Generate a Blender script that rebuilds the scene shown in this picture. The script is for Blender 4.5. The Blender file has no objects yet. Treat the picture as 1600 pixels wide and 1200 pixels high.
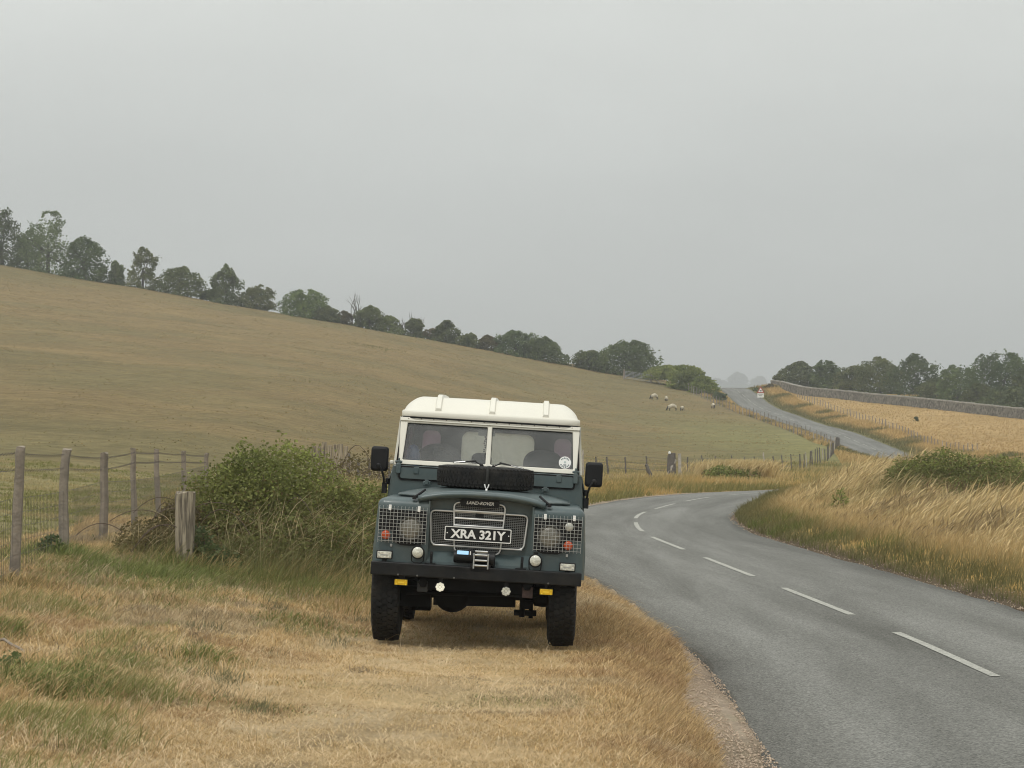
import bpy, bmesh, math, random
import numpy as np
from mathutils import Matrix, Vector

SC = bpy.context.scene
COL = SC.collection
R = math.radians
rng = np.random.default_rng(7)
random.seed(7)
CAMZ = 1.6
F = 3560.0

# ------------------------------------------------------------------ helpers
def s2l(c):
    return tuple(((v / 255) / 12.92 if v / 255 <= 0.04045 else ((v / 255 + 0.055) / 1.055) ** 2.4) for v in c)

def at(px, py, Y):
    """point at depth Y that the photograph shows at pixel px, py"""
    return ((px - 800) * Y / F, Y, CAMZ + (700 - py) * Y / F)

def mat(name, col=(0.5, 0.5, 0.5), rough=0.6, metal=0.0, nscale=0, namt=0.0, bump=0.0, bscale=None, spec=0.5,
        coat=0.0, emit=None, estr=0.0, detail=6, nrough=0.6):
    m = bpy.data.materials.new(name)
    m.use_nodes = True
    nt = m.node_tree
    b = nt.nodes['Principled BSDF']
    b.inputs['Base Color'].default_value = (*col, 1)
    b.inputs['Roughness'].default_value = rough
    b.inputs['Metallic'].default_value = metal
    b.inputs['Specular IOR Level'].default_value = spec
    b.inputs['Coat Weight'].default_value = coat
    if emit:
        b.inputs['Emission Color'].default_value = (*emit, 1)
        b.inputs['Emission Strength'].default_value = estr
    if nscale:
        tc = nt.nodes.new('ShaderNodeTexCoord')
        n = nt.nodes.new('ShaderNodeTexNoise')
        n.inputs['Scale'].default_value = nscale
        n.inputs['Detail'].default_value = detail
        n.inputs['Roughness'].default_value = nrough
        nt.links.new(tc.outputs['Object'], n.inputs['Vector'])
        r = nt.nodes.new('ShaderNodeValToRGB')
        r.color_ramp.elements[0].position = 0.3
        r.color_ramp.elements[1].position = 0.7
        r.color_ramp.elements[0].color = (*[max(0, c * (1 - namt)) for c in col], 1)
        r.color_ramp.elements[1].color = (*[min(1, c * (1 + namt)) for c in col], 1)
        nt.links.new(n.outputs['Fac'], r.inputs['Fac'])
        nt.links.new(r.outputs['Color'], b.inputs['Base Color'])
        mr = nt.nodes.new('ShaderNodeMapRange')
        mr.inputs['To Min'].default_value = max(0.02, rough - 0.12)
        mr.inputs['To Max'].default_value = min(1, rough + 0.12)
        nt.links.new(n.outputs['Fac'], mr.inputs['Value'])
        nt.links.new(mr.outputs['Result'], b.inputs['Roughness'])
        if bump:
            n2 = n
            if bscale:
                n2 = nt.nodes.new('ShaderNodeTexNoise')
                n2.inputs['Scale'].default_value = bscale
                n2.inputs['Detail'].default_value = 5
                nt.links.new(tc.outputs['Object'], n2.inputs['Vector'])
            bp = nt.nodes.new('ShaderNodeBump')
            bp.inputs['Strength'].default_value = bump
            bp.inputs['Distance'].default_value = 0.02
            nt.links.new(n2.outputs['Fac'], bp.inputs['Height'])
            nt.links.new(bp.outputs['Normal'], b.inputs['Normal'])
    return m

def leaf_mat(name, transl=0.3, rough=0.7, spec=0.2):
    m = bpy.data.materials.new(name)
    m.use_nodes = True
    nt = m.node_tree
    b = nt.nodes['Principled BSDF']
    b.inputs['Roughness'].default_value = rough
    b.inputs['Specular IOR Level'].default_value = spec
    a = nt.nodes.new('ShaderNodeAttribute')
    a.attribute_name = 'Col'
    nt.links.new(a.outputs['Color'], b.inputs['Base Color'])
    t = nt.nodes.new('ShaderNodeBsdfTranslucent')
    nt.links.new(a.outputs['Color'], t.inputs['Color'])
    mx = nt.nodes.new('ShaderNodeMixShader')
    mx.inputs['Fac'].default_value = transl
    nt.links.new(b.outputs['BSDF'], mx.inputs[1])
    nt.links.new(t.outputs['BSDF'], mx.inputs[2])
    nt.links.new(mx.outputs['Shader'], nt.nodes['Material Output'].inputs['Surface'])
    return m

def tag(o, label=None, cat=None, group=None, kind=None):
    if label: o['label'] = label
    if cat: o['category'] = cat
    if group: o['group'] = group
    if kind: o['kind'] = kind
    return o

def empty(name, loc=(0, 0, 0), rz=0):
    o = bpy.data.objects.new(name, None)
    o.location = loc
    o.rotation_euler = (0, 0, rz)
    o.empty_display_size = 0.2
    COL.objects.link(o)
    return o

def link_mesh(name, me, m=None, parent=None, smooth=None):
    if m is not None and len(me.materials) == 0:
        me.materials.append(m)
    o = bpy.data.objects.new(name, me)
    COL.objects.link(o)
    if parent is not None:
        o.parent = parent
    if smooth is not None:
        me.polygons.foreach_set('use_smooth', [True] * len(me.polygons))
        me.set_sharp_from_angle(angle=R(smooth))
    return o

class MB:
    def __init__(s):
        s.v = []; s.f = []
    def add(s, vs, fs):
        n = len(s.v)
        s.v += [tuple(v) for v in vs]
        s.f += [tuple(i + n for i in f) for f in fs]
        return s
    def box(s, x0, x1, y0, y1, z0, z1, M=None):
        vs = [(x, y, z) for x in (x0, x1) for y in (y0, y1) for z in (z0, z1)]
        if M is not None: vs = [M @ Vector(v) for v in vs]
        return s.add(vs, [(0, 1, 3, 2), (4, 6, 7, 5), (0, 4, 5, 1), (2, 3, 7, 6), (0, 2, 6, 4), (1, 5, 7, 3)])
    def tube(s, pts, r, n=8, closed=False):
        pts = [Vector(p) for p in pts]
        N = len(pts)
        rs = r if isinstance(r, (list, tuple)) else [r] * N
        vs = []; up = None
        for i, p in enumerate(pts):
            if closed: t = (pts[(i + 1) % N] - pts[i - 1])
            else: t = pts[min(i + 1, N - 1)] - pts[max(i - 1, 0)]
            t = t.normalized() if t.length > 1e-9 else Vector((0, 0, 1))
            if up is None:
                up = Vector((0, 0, 1)) if abs(t.z) < 0.9 else Vector((1, 0, 0))
            a = t.cross(up)
            if a.length < 1e-6: a = t.cross(Vector((0, 1, 0)))
            a.normalize(); b = a.cross(t).normalized(); up = b
            for k in range(n):
                an = 2 * math.pi * k / n
                vs.append(p + (a * math.cos(an) + b * math.sin(an)) * rs[i])
        fs = []
        for i in range(N if closed else N - 1):
            j = (i + 1) % N
            for k in range(n):
                l = (k + 1) % n
                fs.append((i * n + k, i * n + l, j * n + l, j * n + k))
        if not closed:
            fs.append(tuple(range(n - 1, -1, -1)))
            fs.append(tuple((N - 1) * n + k for k in range(n)))
        return s.add(vs, fs)
    def lathe(s, prof, M=None, n=32, cap=True):
        """prof: (radius, height) about local z"""
        vs = []
        for r, h in prof:
            for k in range(n):
                a = 2 * math.pi * k / n
                vs.append(Vector((r * math.cos(a), r * math.sin(a), h)))
        if M is not None: vs = [M @ v for v in vs]
        fs = []
        for i in range(len(prof) - 1):
            for k in range(n):
                l = (k + 1) % n
                fs.append((i * n + k, i * n + l, (i + 1) * n + l, (i + 1) * n + k))
        if cap:
            fs.append(tuple(range(n - 1, -1, -1)))
            fs.append(tuple((len(prof) - 1) * n + k for k in range(n)))
        return s.add(vs, fs)
    def grid(s, rows, close=False):
        n = len(rows[0]); vs = [p for r in rows for p in r]; fs = []
        for i in range(len(rows) - 1):
            for k in range(n if close else n - 1):
                l = (k + 1) % n
                fs.append((i * n + k, i * n + l, (i + 1) * n + l, (i + 1) * n + k))
        return s.add(vs, fs)
    def mesh(s, name):
        me = bpy.data.meshes.new(name)
        me.from_pydata([tuple(v) for v in s.v], [], s.f)
        bm = bmesh.new(); bm.from_mesh(me)
        bmesh.ops.recalc_face_normals(bm, faces=bm.faces)
        bm.to_mesh(me); bm.free()
        return me
    def build(s, name, m, parent=None, smooth=40, bevel=0.0, seg=2):
        o = link_mesh(name, s.mesh(name), m, parent, smooth)
        if bevel:
            b = o.modifiers.new('bevel', 'BEVEL')
            b.width = bevel; b.segments = seg; b.limit_method = 'ANGLE'; b.angle_limit = R(40)
        return o

def rrect(x0, x1, z0, z1, r, n=6):
    pts = []
    for cx, cz, a0 in ((x1 - r, z1 - r, 0), (x0 + r, z1 - r, 90), (x0 + r, z0 + r, 180), (x1 - r, z0 + r, 270)):
        for k in range(n + 1):
            a = R(a0 + 90 * k / n)
            pts.append((cx + r * math.cos(a), cz + r * math.sin(a)))
    return pts

def circ(cx, cz, r, n=32):
    return [(cx + r * math.cos(2 * math.pi * k / n), cz + r * math.sin(2 * math.pi * k / n)) for k in range(n)]

def _curve_mesh(cu, name):
    ob = bpy.data.objects.new('tmp', cu)
    COL.objects.link(ob)
    bpy.context.view_layer.update()
    dg = bpy.context.evaluated_depsgraph_get()
    me = bpy.data.meshes.new_from_object(ob.evaluated_get(dg))
    bpy.data.objects.remove(ob); bpy.data.curves.remove(cu)
    me.name = name
    me.materials.clear()
    return me

def plate(name, loops, thick, fn, m, parent=None, bevel=0.0, smooth=40):
    """flat plate with holes; fn maps (u, v, t) to a 3-D point, t in -thick/2..thick/2 (negative = front)"""
    cu = bpy.data.curves.new(name, 'CURVE')
    cu.dimensions = '2D'; cu.fill_mode = 'BOTH'; cu.extrude = thick / 2
    for lp in loops:
        sp = cu.splines.new('POLY'); sp.points.add(len(lp) - 1)
        for p, q in zip(sp.points, lp): p.co = (q[0], q[1], 0, 1)
        sp.use_cyclic_u = True
    me = _curve_mesh(cu, name)
    for v in me.vertices: v.co = fn(v.co.x, v.co.y, -v.co.z)
    bm = bmesh.new(); bm.from_mesh(me)
    bmesh.ops.remove_doubles(bm, verts=bm.verts, dist=1e-5)
    bmesh.ops.recalc_face_normals(bm, faces=bm.faces); bm.to_mesh(me); bm.free()
    return link_mesh(name, me, m, parent, smooth)

def lettering(name, text, size, fn, m, parent=None, thick=0.002, shear=0.0, offset=0.0, fit=None, space=1.0):
    cu = bpy.data.curves.new(name, 'FONT')
    cu.body = text; cu.size = size; cu.align_x = 'CENTER'; cu.align_y = 'CENTER'
    cu.extrude = thick / 2; cu.shear = shear; cu.offset = offset; cu.space_character = space
    me = _curve_mesh(cu, name)
    xs = [v.co.x for v in me.vertices]; zs = [v.co.y for v in me.vertices]
    cx, cz = (min(xs) + max(xs)) / 2, (min(zs) + max(zs)) / 2
    kx = kz = 1
    if fit: kx, kz = fit[0] / (max(xs) - min(xs)), fit[1] / (max(zs) - min(zs))
    for v in me.vertices: v.co = fn((v.co.x - cx) * kx, (v.co.y - cz) * kz, -v.co.z)
    return link_mesh(name, me, m, parent)

def np_mesh(name, V, T, col=None, m=None, parent=None, smooth=False):
    me = bpy.data.meshes.new(name)
    V = np.ascontiguousarray(V, np.float32); T = np.ascontiguousarray(T, np.int32)
    k = T.shape[1]
    me.vertices.add(len(V)); me.vertices.foreach_set('co', V.ravel())
    me.loops.add(T.size); me.loops.foreach_set('vertex_index', T.ravel())
    me.polygons.add(len(T)); me.polygons.foreach_set('loop_start', np.arange(0, T.size, k, dtype=np.int32))
    me.polygons.foreach_set('loop_total', np.full(len(T), k, np.int32))
    if smooth: me.polygons.foreach_set('use_smooth', np.ones(len(T), bool))
    me.update(calc_edges=True)
    if col is not None:
        a = me.color_attributes.new('Col', 'FLOAT_COLOR', 'POINT')
        c = np.ones((len(V), 4), np.float32); c[:, :3] = col
        a.data.foreach_set('color', c.ravel())
    if m: me.materials.append(m)
    o = bpy.data.objects.new(name, me); COL.objects.link(o)
    if parent is not None: o.parent = parent
    return o

def sstep(a, b, x):
    t = np.clip((x - a) / (b - a), 0, 1)
    return t * t * (3 - 2 * t)

def vnoise(x, y, sc, seed=0, octv=3):
    out = 0; amp = 1; tot = 0
    x = np.asarray(x, float) / sc; y = np.asarray(y, float) / sc
    for o in range(octv):
        xi = np.floor(x); yi = np.floor(y); fx = x - xi; fy = y - yi
        fx = fx * fx * (3 - 2 * fx); fy = fy * fy * (3 - 2 * fy)
        def h(a, b):
            q = np.sin(a * 127.1 + b * 311.7 + (seed + o) * 74.7) * 43758.5453
            return q - np.floor(q)
        out = out + amp * ((h(xi, yi) * (1 - fx) + h(xi + 1, yi) * fx) * (1 - fy) + (h(xi, yi + 1) * (1 - fx) + h(xi + 1, yi + 1) * fx) * fy)
        tot += amp; amp *= 0.5; x = x * 2.03 + 5.1; y = y * 2.03 + 1.7
    return out / tot

def vnoise3(x, y, z, sc, seed=0):
    x = np.asarray(x) / sc; y = np.asarray(y) / sc; z = np.asarray(z) / sc
    xi, yi, zi = np.floor(x), np.floor(y), np.floor(z)
    f = [t * t * (3 - 2 * t) for t in (x - xi, y - yi, z - zi)]
    def h(a, b, c):
        q = np.sin(a * 127.1 + b * 311.7 + c * 191.3 + seed * 74.7) * 43758.5453
        return q - np.floor(q)
    out = 0
    for i in (0, 1):
        for j in (0, 1):
            for k in (0, 1):
                out = out + h(xi + i, yi + j, zi + k) * (f[0] if i else 1 - f[0]) * (f[1] if j else 1 - f[1]) * (f[2] if k else 1 - f[2])
    return out

# ------------------------------------------------------------------ land form
RC = np.array([  # road centre: X, Y, height relative to the camera
    (4.3, -60, -2.0), (4.25, 0, -1.97), (4.12, 10, -1.96), (4.05, 19.3, -1.95), (3.95, 23.9, -1.94), (3.62, 30, -1.90),
    (3.22, 35.8, -1.83), (2.86, 40.9, -1.77), (2.66, 44.6, -1.73), (2.68, 49, -1.70), (3.05, 55, -1.65),
    (3.95, 60.7, -1.62), (5.0, 66, -1.58), (6.3, 71, -1.55), (8.3, 76, -1.52), (11.2, 80.5, -1.5), (14.6, 86, -1.47),
    (18, 95, -1.43), (21.5, 110, -1.38), (26, 135, -1.3), (30, 165, -1.1), (33.4, 200, -0.84), (35.0, 225, 0.19),
    (35.2, 250, 1.72), (34.7, 270, 2.75), (34.2, 290, 4.1), (33.5, 312, 5.75), (33.2, 340, 8.75), (33.2, 365, 9.3),
    (33, 420, 8.6), (30, 600, 4), (20, 900, -4), (20, 1500, -4)])

def catmull(P, n=24):
    out = []
    P = np.asarray(P, float)
    for i in range(len(P) - 1):
        p0, p1, p2, p3 = P[max(i - 1, 0)], P[i], P[i + 1], P[min(i + 2, len(P) - 1)]
        for k in range(n):
            t = k / n
            m1 = (p2 - p0) / 2; m2 = (p3 - p1) / 2
            d = p2 - p1
            lim = lambda m: m
            out.append((2 * t**3 - 3 * t**2 + 1) * p1 + (t**3 - 2 * t**2 + t) * m1 + (-2 * t**3 + 3 * t**2) * p2 + (t**3 - t**2) * m2)
    out.append(P[-1])
    return np.array(out)

def resample(P, step):
    d = np.r_[0, np.cumsum(np.linalg.norm(np.diff(P[:, :2], axis=0), axis=1))]
    s = np.arange(0, d[-1], step)
    return np.stack([np.interp(s, d, P[:, i]) for i in range(P.shape[1])], 1), s

_rp = catmull(RC)
ROAD, ROADS = resample(_rp, 1.0)
ROAD[:, 2] = np.convolve(np.pad(ROAD[:, 2], 4, mode='edge'), np.ones(9) / 9, mode='valid')
_tan = np.gradient(ROAD[:, :2], axis=0); _tan /= np.linalg.norm(_tan, axis=1)[:, None]
_nor = np.stack([_tan[:, 1], -_tan[:, 0]], 1)     # to the right of travel away from the camera
_msk = ROAD[:, 1] < 700
RS = ROAD[_msk]; RT = _tan[_msk]; RN = _nor[_msk]

def road_near(x, y):
    x = np.asarray(x, np.float32); y = np.asarray(y, np.float32)
    d = np.empty(len(x), np.float32); z = np.empty(len(x), np.float32)
    rx = RS[:, 0].astype(np.float32); ry = RS[:, 1].astype(np.float32)
    for a in range(0, len(x), 20000):
        X = x[a:a + 20000]; Y = y[a:a + 20000]
        q = (X[:, None] - rx) ** 2 + (Y[:, None] - ry) ** 2
        i = q.argmin(1)
        dx = X - rx[i]; dy = Y - ry[i]
        al = dx * RT[i, 0] + dy * RT[i, 1]
        dd = dx * RN[i, 0] + dy * RN[i, 1]
        far = q[np.arange(len(i)), i] > 25
        dd = np.where(far, np.sign(dd) * np.sqrt(q[np.arange(len(i)), i]), dd)
        j = np.clip(i + np.sign(al).astype(int), 0, len(rx) - 1)
        z[a:a + 20000] = RS[i, 2] + (RS[j, 2] - RS[i, 2]) * np.clip(np.abs(al), 0, 1)
        d[a:a + 20000] = dd
    return d, z + CAMZ

HWR = 2.28
WALL = np.array([(40.2, 352), (41.4, 347), (46, 325), (52, 298), (60, 267), (70, 228), (82, 190), (95, 150)], float)
WALL_Y = WALL[::-1, 1]; WALL_X = WALL[::-1, 0]
_er_y = RC[1:, 1]; _er_e = RC[1:, 2]

def height(x, y, full=False):
    x = np.atleast_1d(np.asarray(x, float)); y = np.atleast_1d(np.asarray(y, float))
    d, zr = road_near(x, y)
    d = d.astype(float); zr = zr.astype(float)
    near = 1 - sstep(52, 85, y)
    # left of the road
    wide = .24 * (1 - sstep(13, 23, y))
    dl = -d - wide
    prof = np.interp(dl, [0, 2.3, 2.7, 3.2, 5.1, 8.3, 12, 30], [-.36, -.37, -.24, -.03, .05, .40, .55, .6])
    eb = prof * near + 0.22 * (1 - near)
    er = 14.5 - 0.175 * np.clip(x, -400, 60) + 1.6
    y0 = np.interp(x, [-14, 8], [30, 112])
    t = np.clip((y - y0) / (350 - y0), 0, 1)
    p = np.interp(x, [-25, 12], [1.35, 1.85])
    s = t ** p
    hill = (er - eb) * s
    over = np.clip((y - 350) / 900, 0, 1)
    NL = eb + hill * (1 - sstep(0, 1, over))
    NL = NL + (vnoise(x, y, 9, 3, 3) - .5) * .35 * sstep(60, 120, y) + (vnoise(x, y, 45, 5, 2) - .5) * 1.0 * sstep(90, 200, y) * (1 - sstep(300, 345, y))
    wl = np.where(near > .5, sstep(2.25, 2.35 + 3 * (1 - near), dl), sstep(2.4, 7.5, -d))
    # right of the road
    rise = np.interp(d, [0, 2.3, 2.75, 3.6], [0, 0, .12, .28]) + np.interp(d, [3.6, 6, 10, 18, 30], [0, .28, .58, .55, 0]) * (.25 + .85 * sstep(50, 58, y) + .85 * sstep(53, 59, y) * (1 - sstep(6.5, 9, d)))
    base = np.interp(y, _er_y, _er_e) + CAMZ
    fld = np.interp(y, [0, 120, 160, 200, 230, 267, 298, 325, 350, 400, 600], [-1.3, -1.2, -1.0, -.5, .95, 3.4, 5.45, 7.05, 8.35, 8.9, 4]) + CAMZ
    fw = sstep(5, 10, d)
    NR = (zr + rise) * near + ((base + .45) * (1 - fw) + fld * fw + (vnoise(x, y, 25, 9, 2) - .5) * .3) * (1 - near)
    xw = np.interp(y, WALL_Y, WALL_X)
    NR = NR - 3.2 * sstep(.5, 6, x - xw) * sstep(90, 130, y) * (y < 353) - 3.2 * (y >= 353) * sstep(353, 358, y) * (d > 8)
    wr = np.where(near > .5, 1.0, sstep(2.4, 7, d))
    z = np.where(d < 0, zr * (1 - wl) + NL * wl, zr * (1 - wr) + NR * wr)
    # the land behind the crest falls and climbs again to a far misty ridge
    farw = sstep(1300, 3600, y)
    z = z * (1 - farw) + 97 * farw
    ad = np.abs(d)
    ad = np.where(d < 0, ad - wide, ad)
    off = sstep(2.3, 2.9, ad)
    rough_ = .07 + .11 * sstep(-1.6, -3.2, x) * (y < 40)
    z = z + (vnoise(x, y, .5, 1, 3) - .5) * rough_ * off * (y < 90) + (vnoise(x, y, 2.5, 2, 2) - .5) * .10 * off * (y < 200)
    # flat bed a little under the carriageway
    bed = 1 - sstep(2.25, 2.42, ad) if False else np.where(ad < np.where(y < 95, 2.22, 2.45), 1.0, 0.0)
    z = z * (1 - bed) + (zr - .09) * bed
    return (z, d, zr) if full else z

def hz(x, y):
    return float(height(x, y)[0])
HAZE = .00047
SUN_EL, SUN_AZ, SUN_E = 60, 205, 1.5
EXPO = 0.0
SKY0 = (.50, .53, .525, 1); SKY1 = (.615, .642, .626, 1); SKY2 = (.775, .80, .77, 1); SKY3 = (1.12, 1.14, 1.11, 1)
DN = True
# ------------------------------------------------------------------ ground
STRAW = np.array((.52, .37, .175)); PALE = np.array((.66, .50, .29)); GREEN = np.array((.17, .185, .055))
OLIVE = np.array((.20, .175, .075)); HILL = np.array((.226, .166, .076)); HILLG = np.array((.180, .147, .067))
STUB = np.array((.45, .315, .145)); SOIL = np.array((.14, .105, .068)); GOLD = np.array((.50, .335, .115))

def lerp(a, b, t):
    t = np.asarray(t)[..., None]
    return a * (1 - t) + b * t

GPATCH = [  # green patches in the verge: px, py, radius x, radius y (m), strength
    (70, 945, 1.0, 1.5, 1.3), (190, 945, .9, 1.7, 1.3), (300, 945, .8, 1.5, 1.1), (390, 950, .8, 1.4, .9), (480, 935, .8, 1.0, .8), (560, 925, .6, .8, .6),
    (185, 1035, .33, .6, 1), (150, 1075, .30, .35, .8), (60, 1110, .55, .5, 1), (150, 1120, .30, .4, .6), (330, 1050, .28, .35, .9),
    (390, 1105, .3, .25, .5), (15, 1040, .3, .3, .8), (260, 1010, .4, .5, .55), (5, 1185, .15, .2, 1), (450, 985, .6, .7, .45),
    (230, 985, .5, .7, .6), (110, 985, .8, .5, .35), (480, 1070, .3, .3, .25), (220, 1190, .12, .1, .6), (800, 1080, .5, .4, .25)]

def verge_green(x, y):
    g = np.zeros(len(x))
    for px, py, rx, ry, k in GPATCH:
        Y = 1.53 * F / (py - 700); X = (px - 800) * Y / F
        q = ((x - X) / rx) ** 2 + ((y - Y) / ry) ** 2
        g = np.maximum(g, k * np.exp(-q * .9))
    n = vnoise(x, y, .8, 21, 3)
    return np.clip(g * (.45 + 1.1 * n) + (n - .62) * 1.2 * sstep(-.2, -2.5, x) * (y < 34), 0, 1)

def ground_colour(x, y, d):
    ad = np.abs(d)
    n1 = vnoise(x, y, 1.6, 31, 3); n2 = vnoise(x, y, 14, 33, 3); n3 = vnoise(x, y, 60, 35, 2)
    # pasture on the left hill
    hillc = lerp(HILL, HILLG, sstep(.35, .65, n2 * .6 + n3 * .5 - .05))
    lowg = (1 - sstep(25, 110, y)) * sstep(-3, -6, x)
    hillc = lerp(hillc, np.array((.33, .295, .14)), lowg * (.35 + .6 * sstep(.35, .6, n1)))
    valley = sstep(8, 24, x) * (1 - sstep(200, 300, y))
    hillc = lerp(hillc, np.array((.225, .215, .085)), valley * .8)
    c = hillc
    # left verge by the parked vehicle
    v = (1 - sstep(-8.6, -7.6, -(-d)) * 0) * sstep(-9.0, -7.6, d) * (d < 0) * (y < 46)
    g = verge_green(x, y)
    vc = lerp(STRAW * .92, PALE, sstep(.35, .75, n1) * .7)
    track = np.exp(-((x + .75) / 1.1) ** 2) * (1 - sstep(17, 22, y))
    vc = lerp(vc, PALE * .97, track * .6)
    vc = lerp(vc, GREEN * 1.1, g * .75)
    bare = sstep(.62, .74, vnoise(x, y, .55, 77, 3)) * .75 * (1 - .5 * track)
    vc = lerp(vc, np.array((.17, .125, .075)), bare)
    dust = sstep(.62, .72, vnoise(x, y, .9, 79, 3)) * .7
    vc = lerp(vc, np.array((.72, .57, .36)), dust)
    c = lerp(c, vc, v)
    # far bank of the bend and the verges of the far road
    bank = (d < 0) * (1 - np.where(y < 120, sstep(7, 11, ad), sstep(4.6, 6.2, ad))) * (y >= 44)
    bc = lerp(GOLD * .9, OLIVE, sstep(.4, .62, n1))
    c = lerp(c, bc, bank)
    # right of the road
    rc = lerp(GOLD, OLIVE * 1.2, sstep(.5, .7, n1) * .5)
    fld = lerp(STUB, STUB * np.array((.88, .86, .80)), sstep(.35, .65, n2))
    rw = sstep(3.6, 6.2, d) * sstep(90, 130, y)
    rc = lerp(rc, fld, rw)
    edge = (1 - sstep(2.6, 4.6, ad)) * (y > 90)
    rc = lerp(rc, np.array((.12, .125, .055)), edge * (d > 0) * .9)
    c = lerp(c, rc, sstep(0, .2, d))
    # crumbled soil and grit along the carriageway
    grit = (1 - sstep(2.45, 2.8 + .5 * (vnoise(x, y, .6, 41, 2) - .4) * (y < 20), np.where(d < 0, ad - .24 * (1 - sstep(13, 23, y)), ad))) * (y < 95)
    c = lerp(c, lerp(lerp(np.array((.46, .37, .28)), np.array((.30, .24, .17)), vnoise(x, y, .25, 43, 2)), SOIL, (d > 0).astype(float)), grit)
    # the far misty ridge
    c = lerp(c, np.array((.06, .07, .04)), sstep(900, 1500, y))
    return c

xs = np.unique(np.round(np.concatenate([
    -np.geomspace(130, 2600, 16)[::-1], np.arange(-130, -50, 2.5), np.arange(-50, -12, .7), np.arange(-12, 14, .15),
    np.arange(14, 46, .35), np.arange(46, 130, 2.0), np.geomspace(130, 2600, 16)]), 4))
ys = np.unique(np.round(np.concatenate([
    np.arange(-60, 6, 2.0), np.arange(6, 62, .2), np.arange(62, 100, .4), np.arange(100, 400, 1.5), np.geomspace(400, 4600, 60)]), 4))
gx, gy = np.meshgrid(xs, ys)
gx = gx.ravel(); gy = gy.ravel()
gz, gd, _ = height(gx, gy, True)
gc = ground_colour(gx, gy, gd)
nx, ny = len(xs), len(ys)
ii = (np.arange(ny - 1)[:, None] * nx + np.arange(nx - 1)).ravel()
quads = np.stack([ii, ii + 1, ii + 1 + nx, ii + nx], 1)

def ground_material():
    m = bpy.data.materials.new('dry_ground'); m.use_nodes = True
    nt = m.node_tree; N = nt.nodes; Lk = nt.links
    b = N['Principled BSDF']; b.inputs['Roughness'].default_value = .95; b.inputs['Specular IOR Level'].default_value = .15
    a = N.new('ShaderNodeAttribute'); a.attribute_name = 'Col'
    tc = N.new('ShaderNodeTexCoord')
    def noise(sc, det, rough=.6, dist=0, stretch=None):
        n = N.new('ShaderNodeTexNoise'); n.inputs['Scale'].default_value = sc; n.inputs['Detail'].default_value = det
        n.inputs['Roughness'].default_value = rough; n.inputs['Distortion'].default_value = dist
        if stretch:
            mp = N.new('ShaderNodeMapping'); mp.inputs['Scale'].default_value = stretch
            Lk.new(tc.outputs['Object'], mp.inputs['Vector']); Lk.new(mp.outputs['Vector'], n.inputs['Vector'])
        else: Lk.new(tc.outputs['Object'], n.inputs['Vector'])
        return n
    def ramp(n, p0, p1, v0, v1):
        r = N.new('ShaderNodeMapRange'); r.inputs['From Min'].default_value = p0; r.inputs['From Max'].default_value = p1
        r.inputs['To Min'].default_value = v0; r.inputs['To Max'].default_value = v1
        Lk.new(n.outputs['Fac'], r.inputs['Value']); return r
    fine = noise(22, 6, .75); mid = noise(1.3, 7, .7, .3); big = noise(.09, 5, .6, .5); str_ = noise(.6, 7, .7, .8, (.16, .75, 1.0))
    v = None
    for r in (ramp(fine, .3, .7, .80, 1.18), ramp(mid, .3, .7, .70, 1.30), ramp(big, .3, .7, .88, 1.12), ramp(str_, .32, .68, .87, 1.13)):
        if v is None: v = r.outputs['Result']
        else:
            mm = N.new('ShaderNodeMath'); mm.operation = 'MULTIPLY'
            Lk.new(v, mm.inputs[0]); Lk.new(r.outputs['Result'], mm.inputs[1]); v = mm.outputs[0]
    vm = N.new('ShaderNodeVectorMath'); vm.operation = 'SCALE'
    Lk.new(a.outputs['Color'], vm.inputs[0]); Lk.new(v, vm.inputs['Scale'])
    # green flecks through the dry turf
    gn = noise(.7, 8, .75, .4)
    gr = ramp(gn, .55, .70, 0, .26)
    mx = N.new('ShaderNodeMix'); mx.data_type = 'RGBA'; mx.blend_type = 'MULTIPLY'
    Lk.new(gr.outputs['Result'], mx.inputs['Factor']); Lk.new(vm.outputs['Vector'], mx.inputs['A'])
    mx.inputs['B'].default_value = (.62, .82, .50, 1)
    Lk.new(mx.outputs['Result'], b.inputs['Base Color'])
    add = N.new('ShaderNodeMath'); add.operation = 'MULTIPLY_ADD'
    Lk.new(mid.outputs['Fac'], add.inputs[0]); add.inputs[1].default_value = 1.6; Lk.new(fine.outputs['Fac'], add.inputs[2])
    bp = N.new('ShaderNodeBump'); bp.inputs['Strength'].default_value = .9; bp.inputs['Distance'].default_value = .07
    Lk.new(add.outputs[0], bp.inputs['Height']); Lk.new(bp.outputs['Normal'], b.inputs['Normal'])
    return m

M_GROUND = ground_material()
g = np_mesh('ground', np.stack([gx, gy, gz], 1), quads, gc, M_GROUND, smooth=True)
tag(g, kind='structure')

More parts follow.
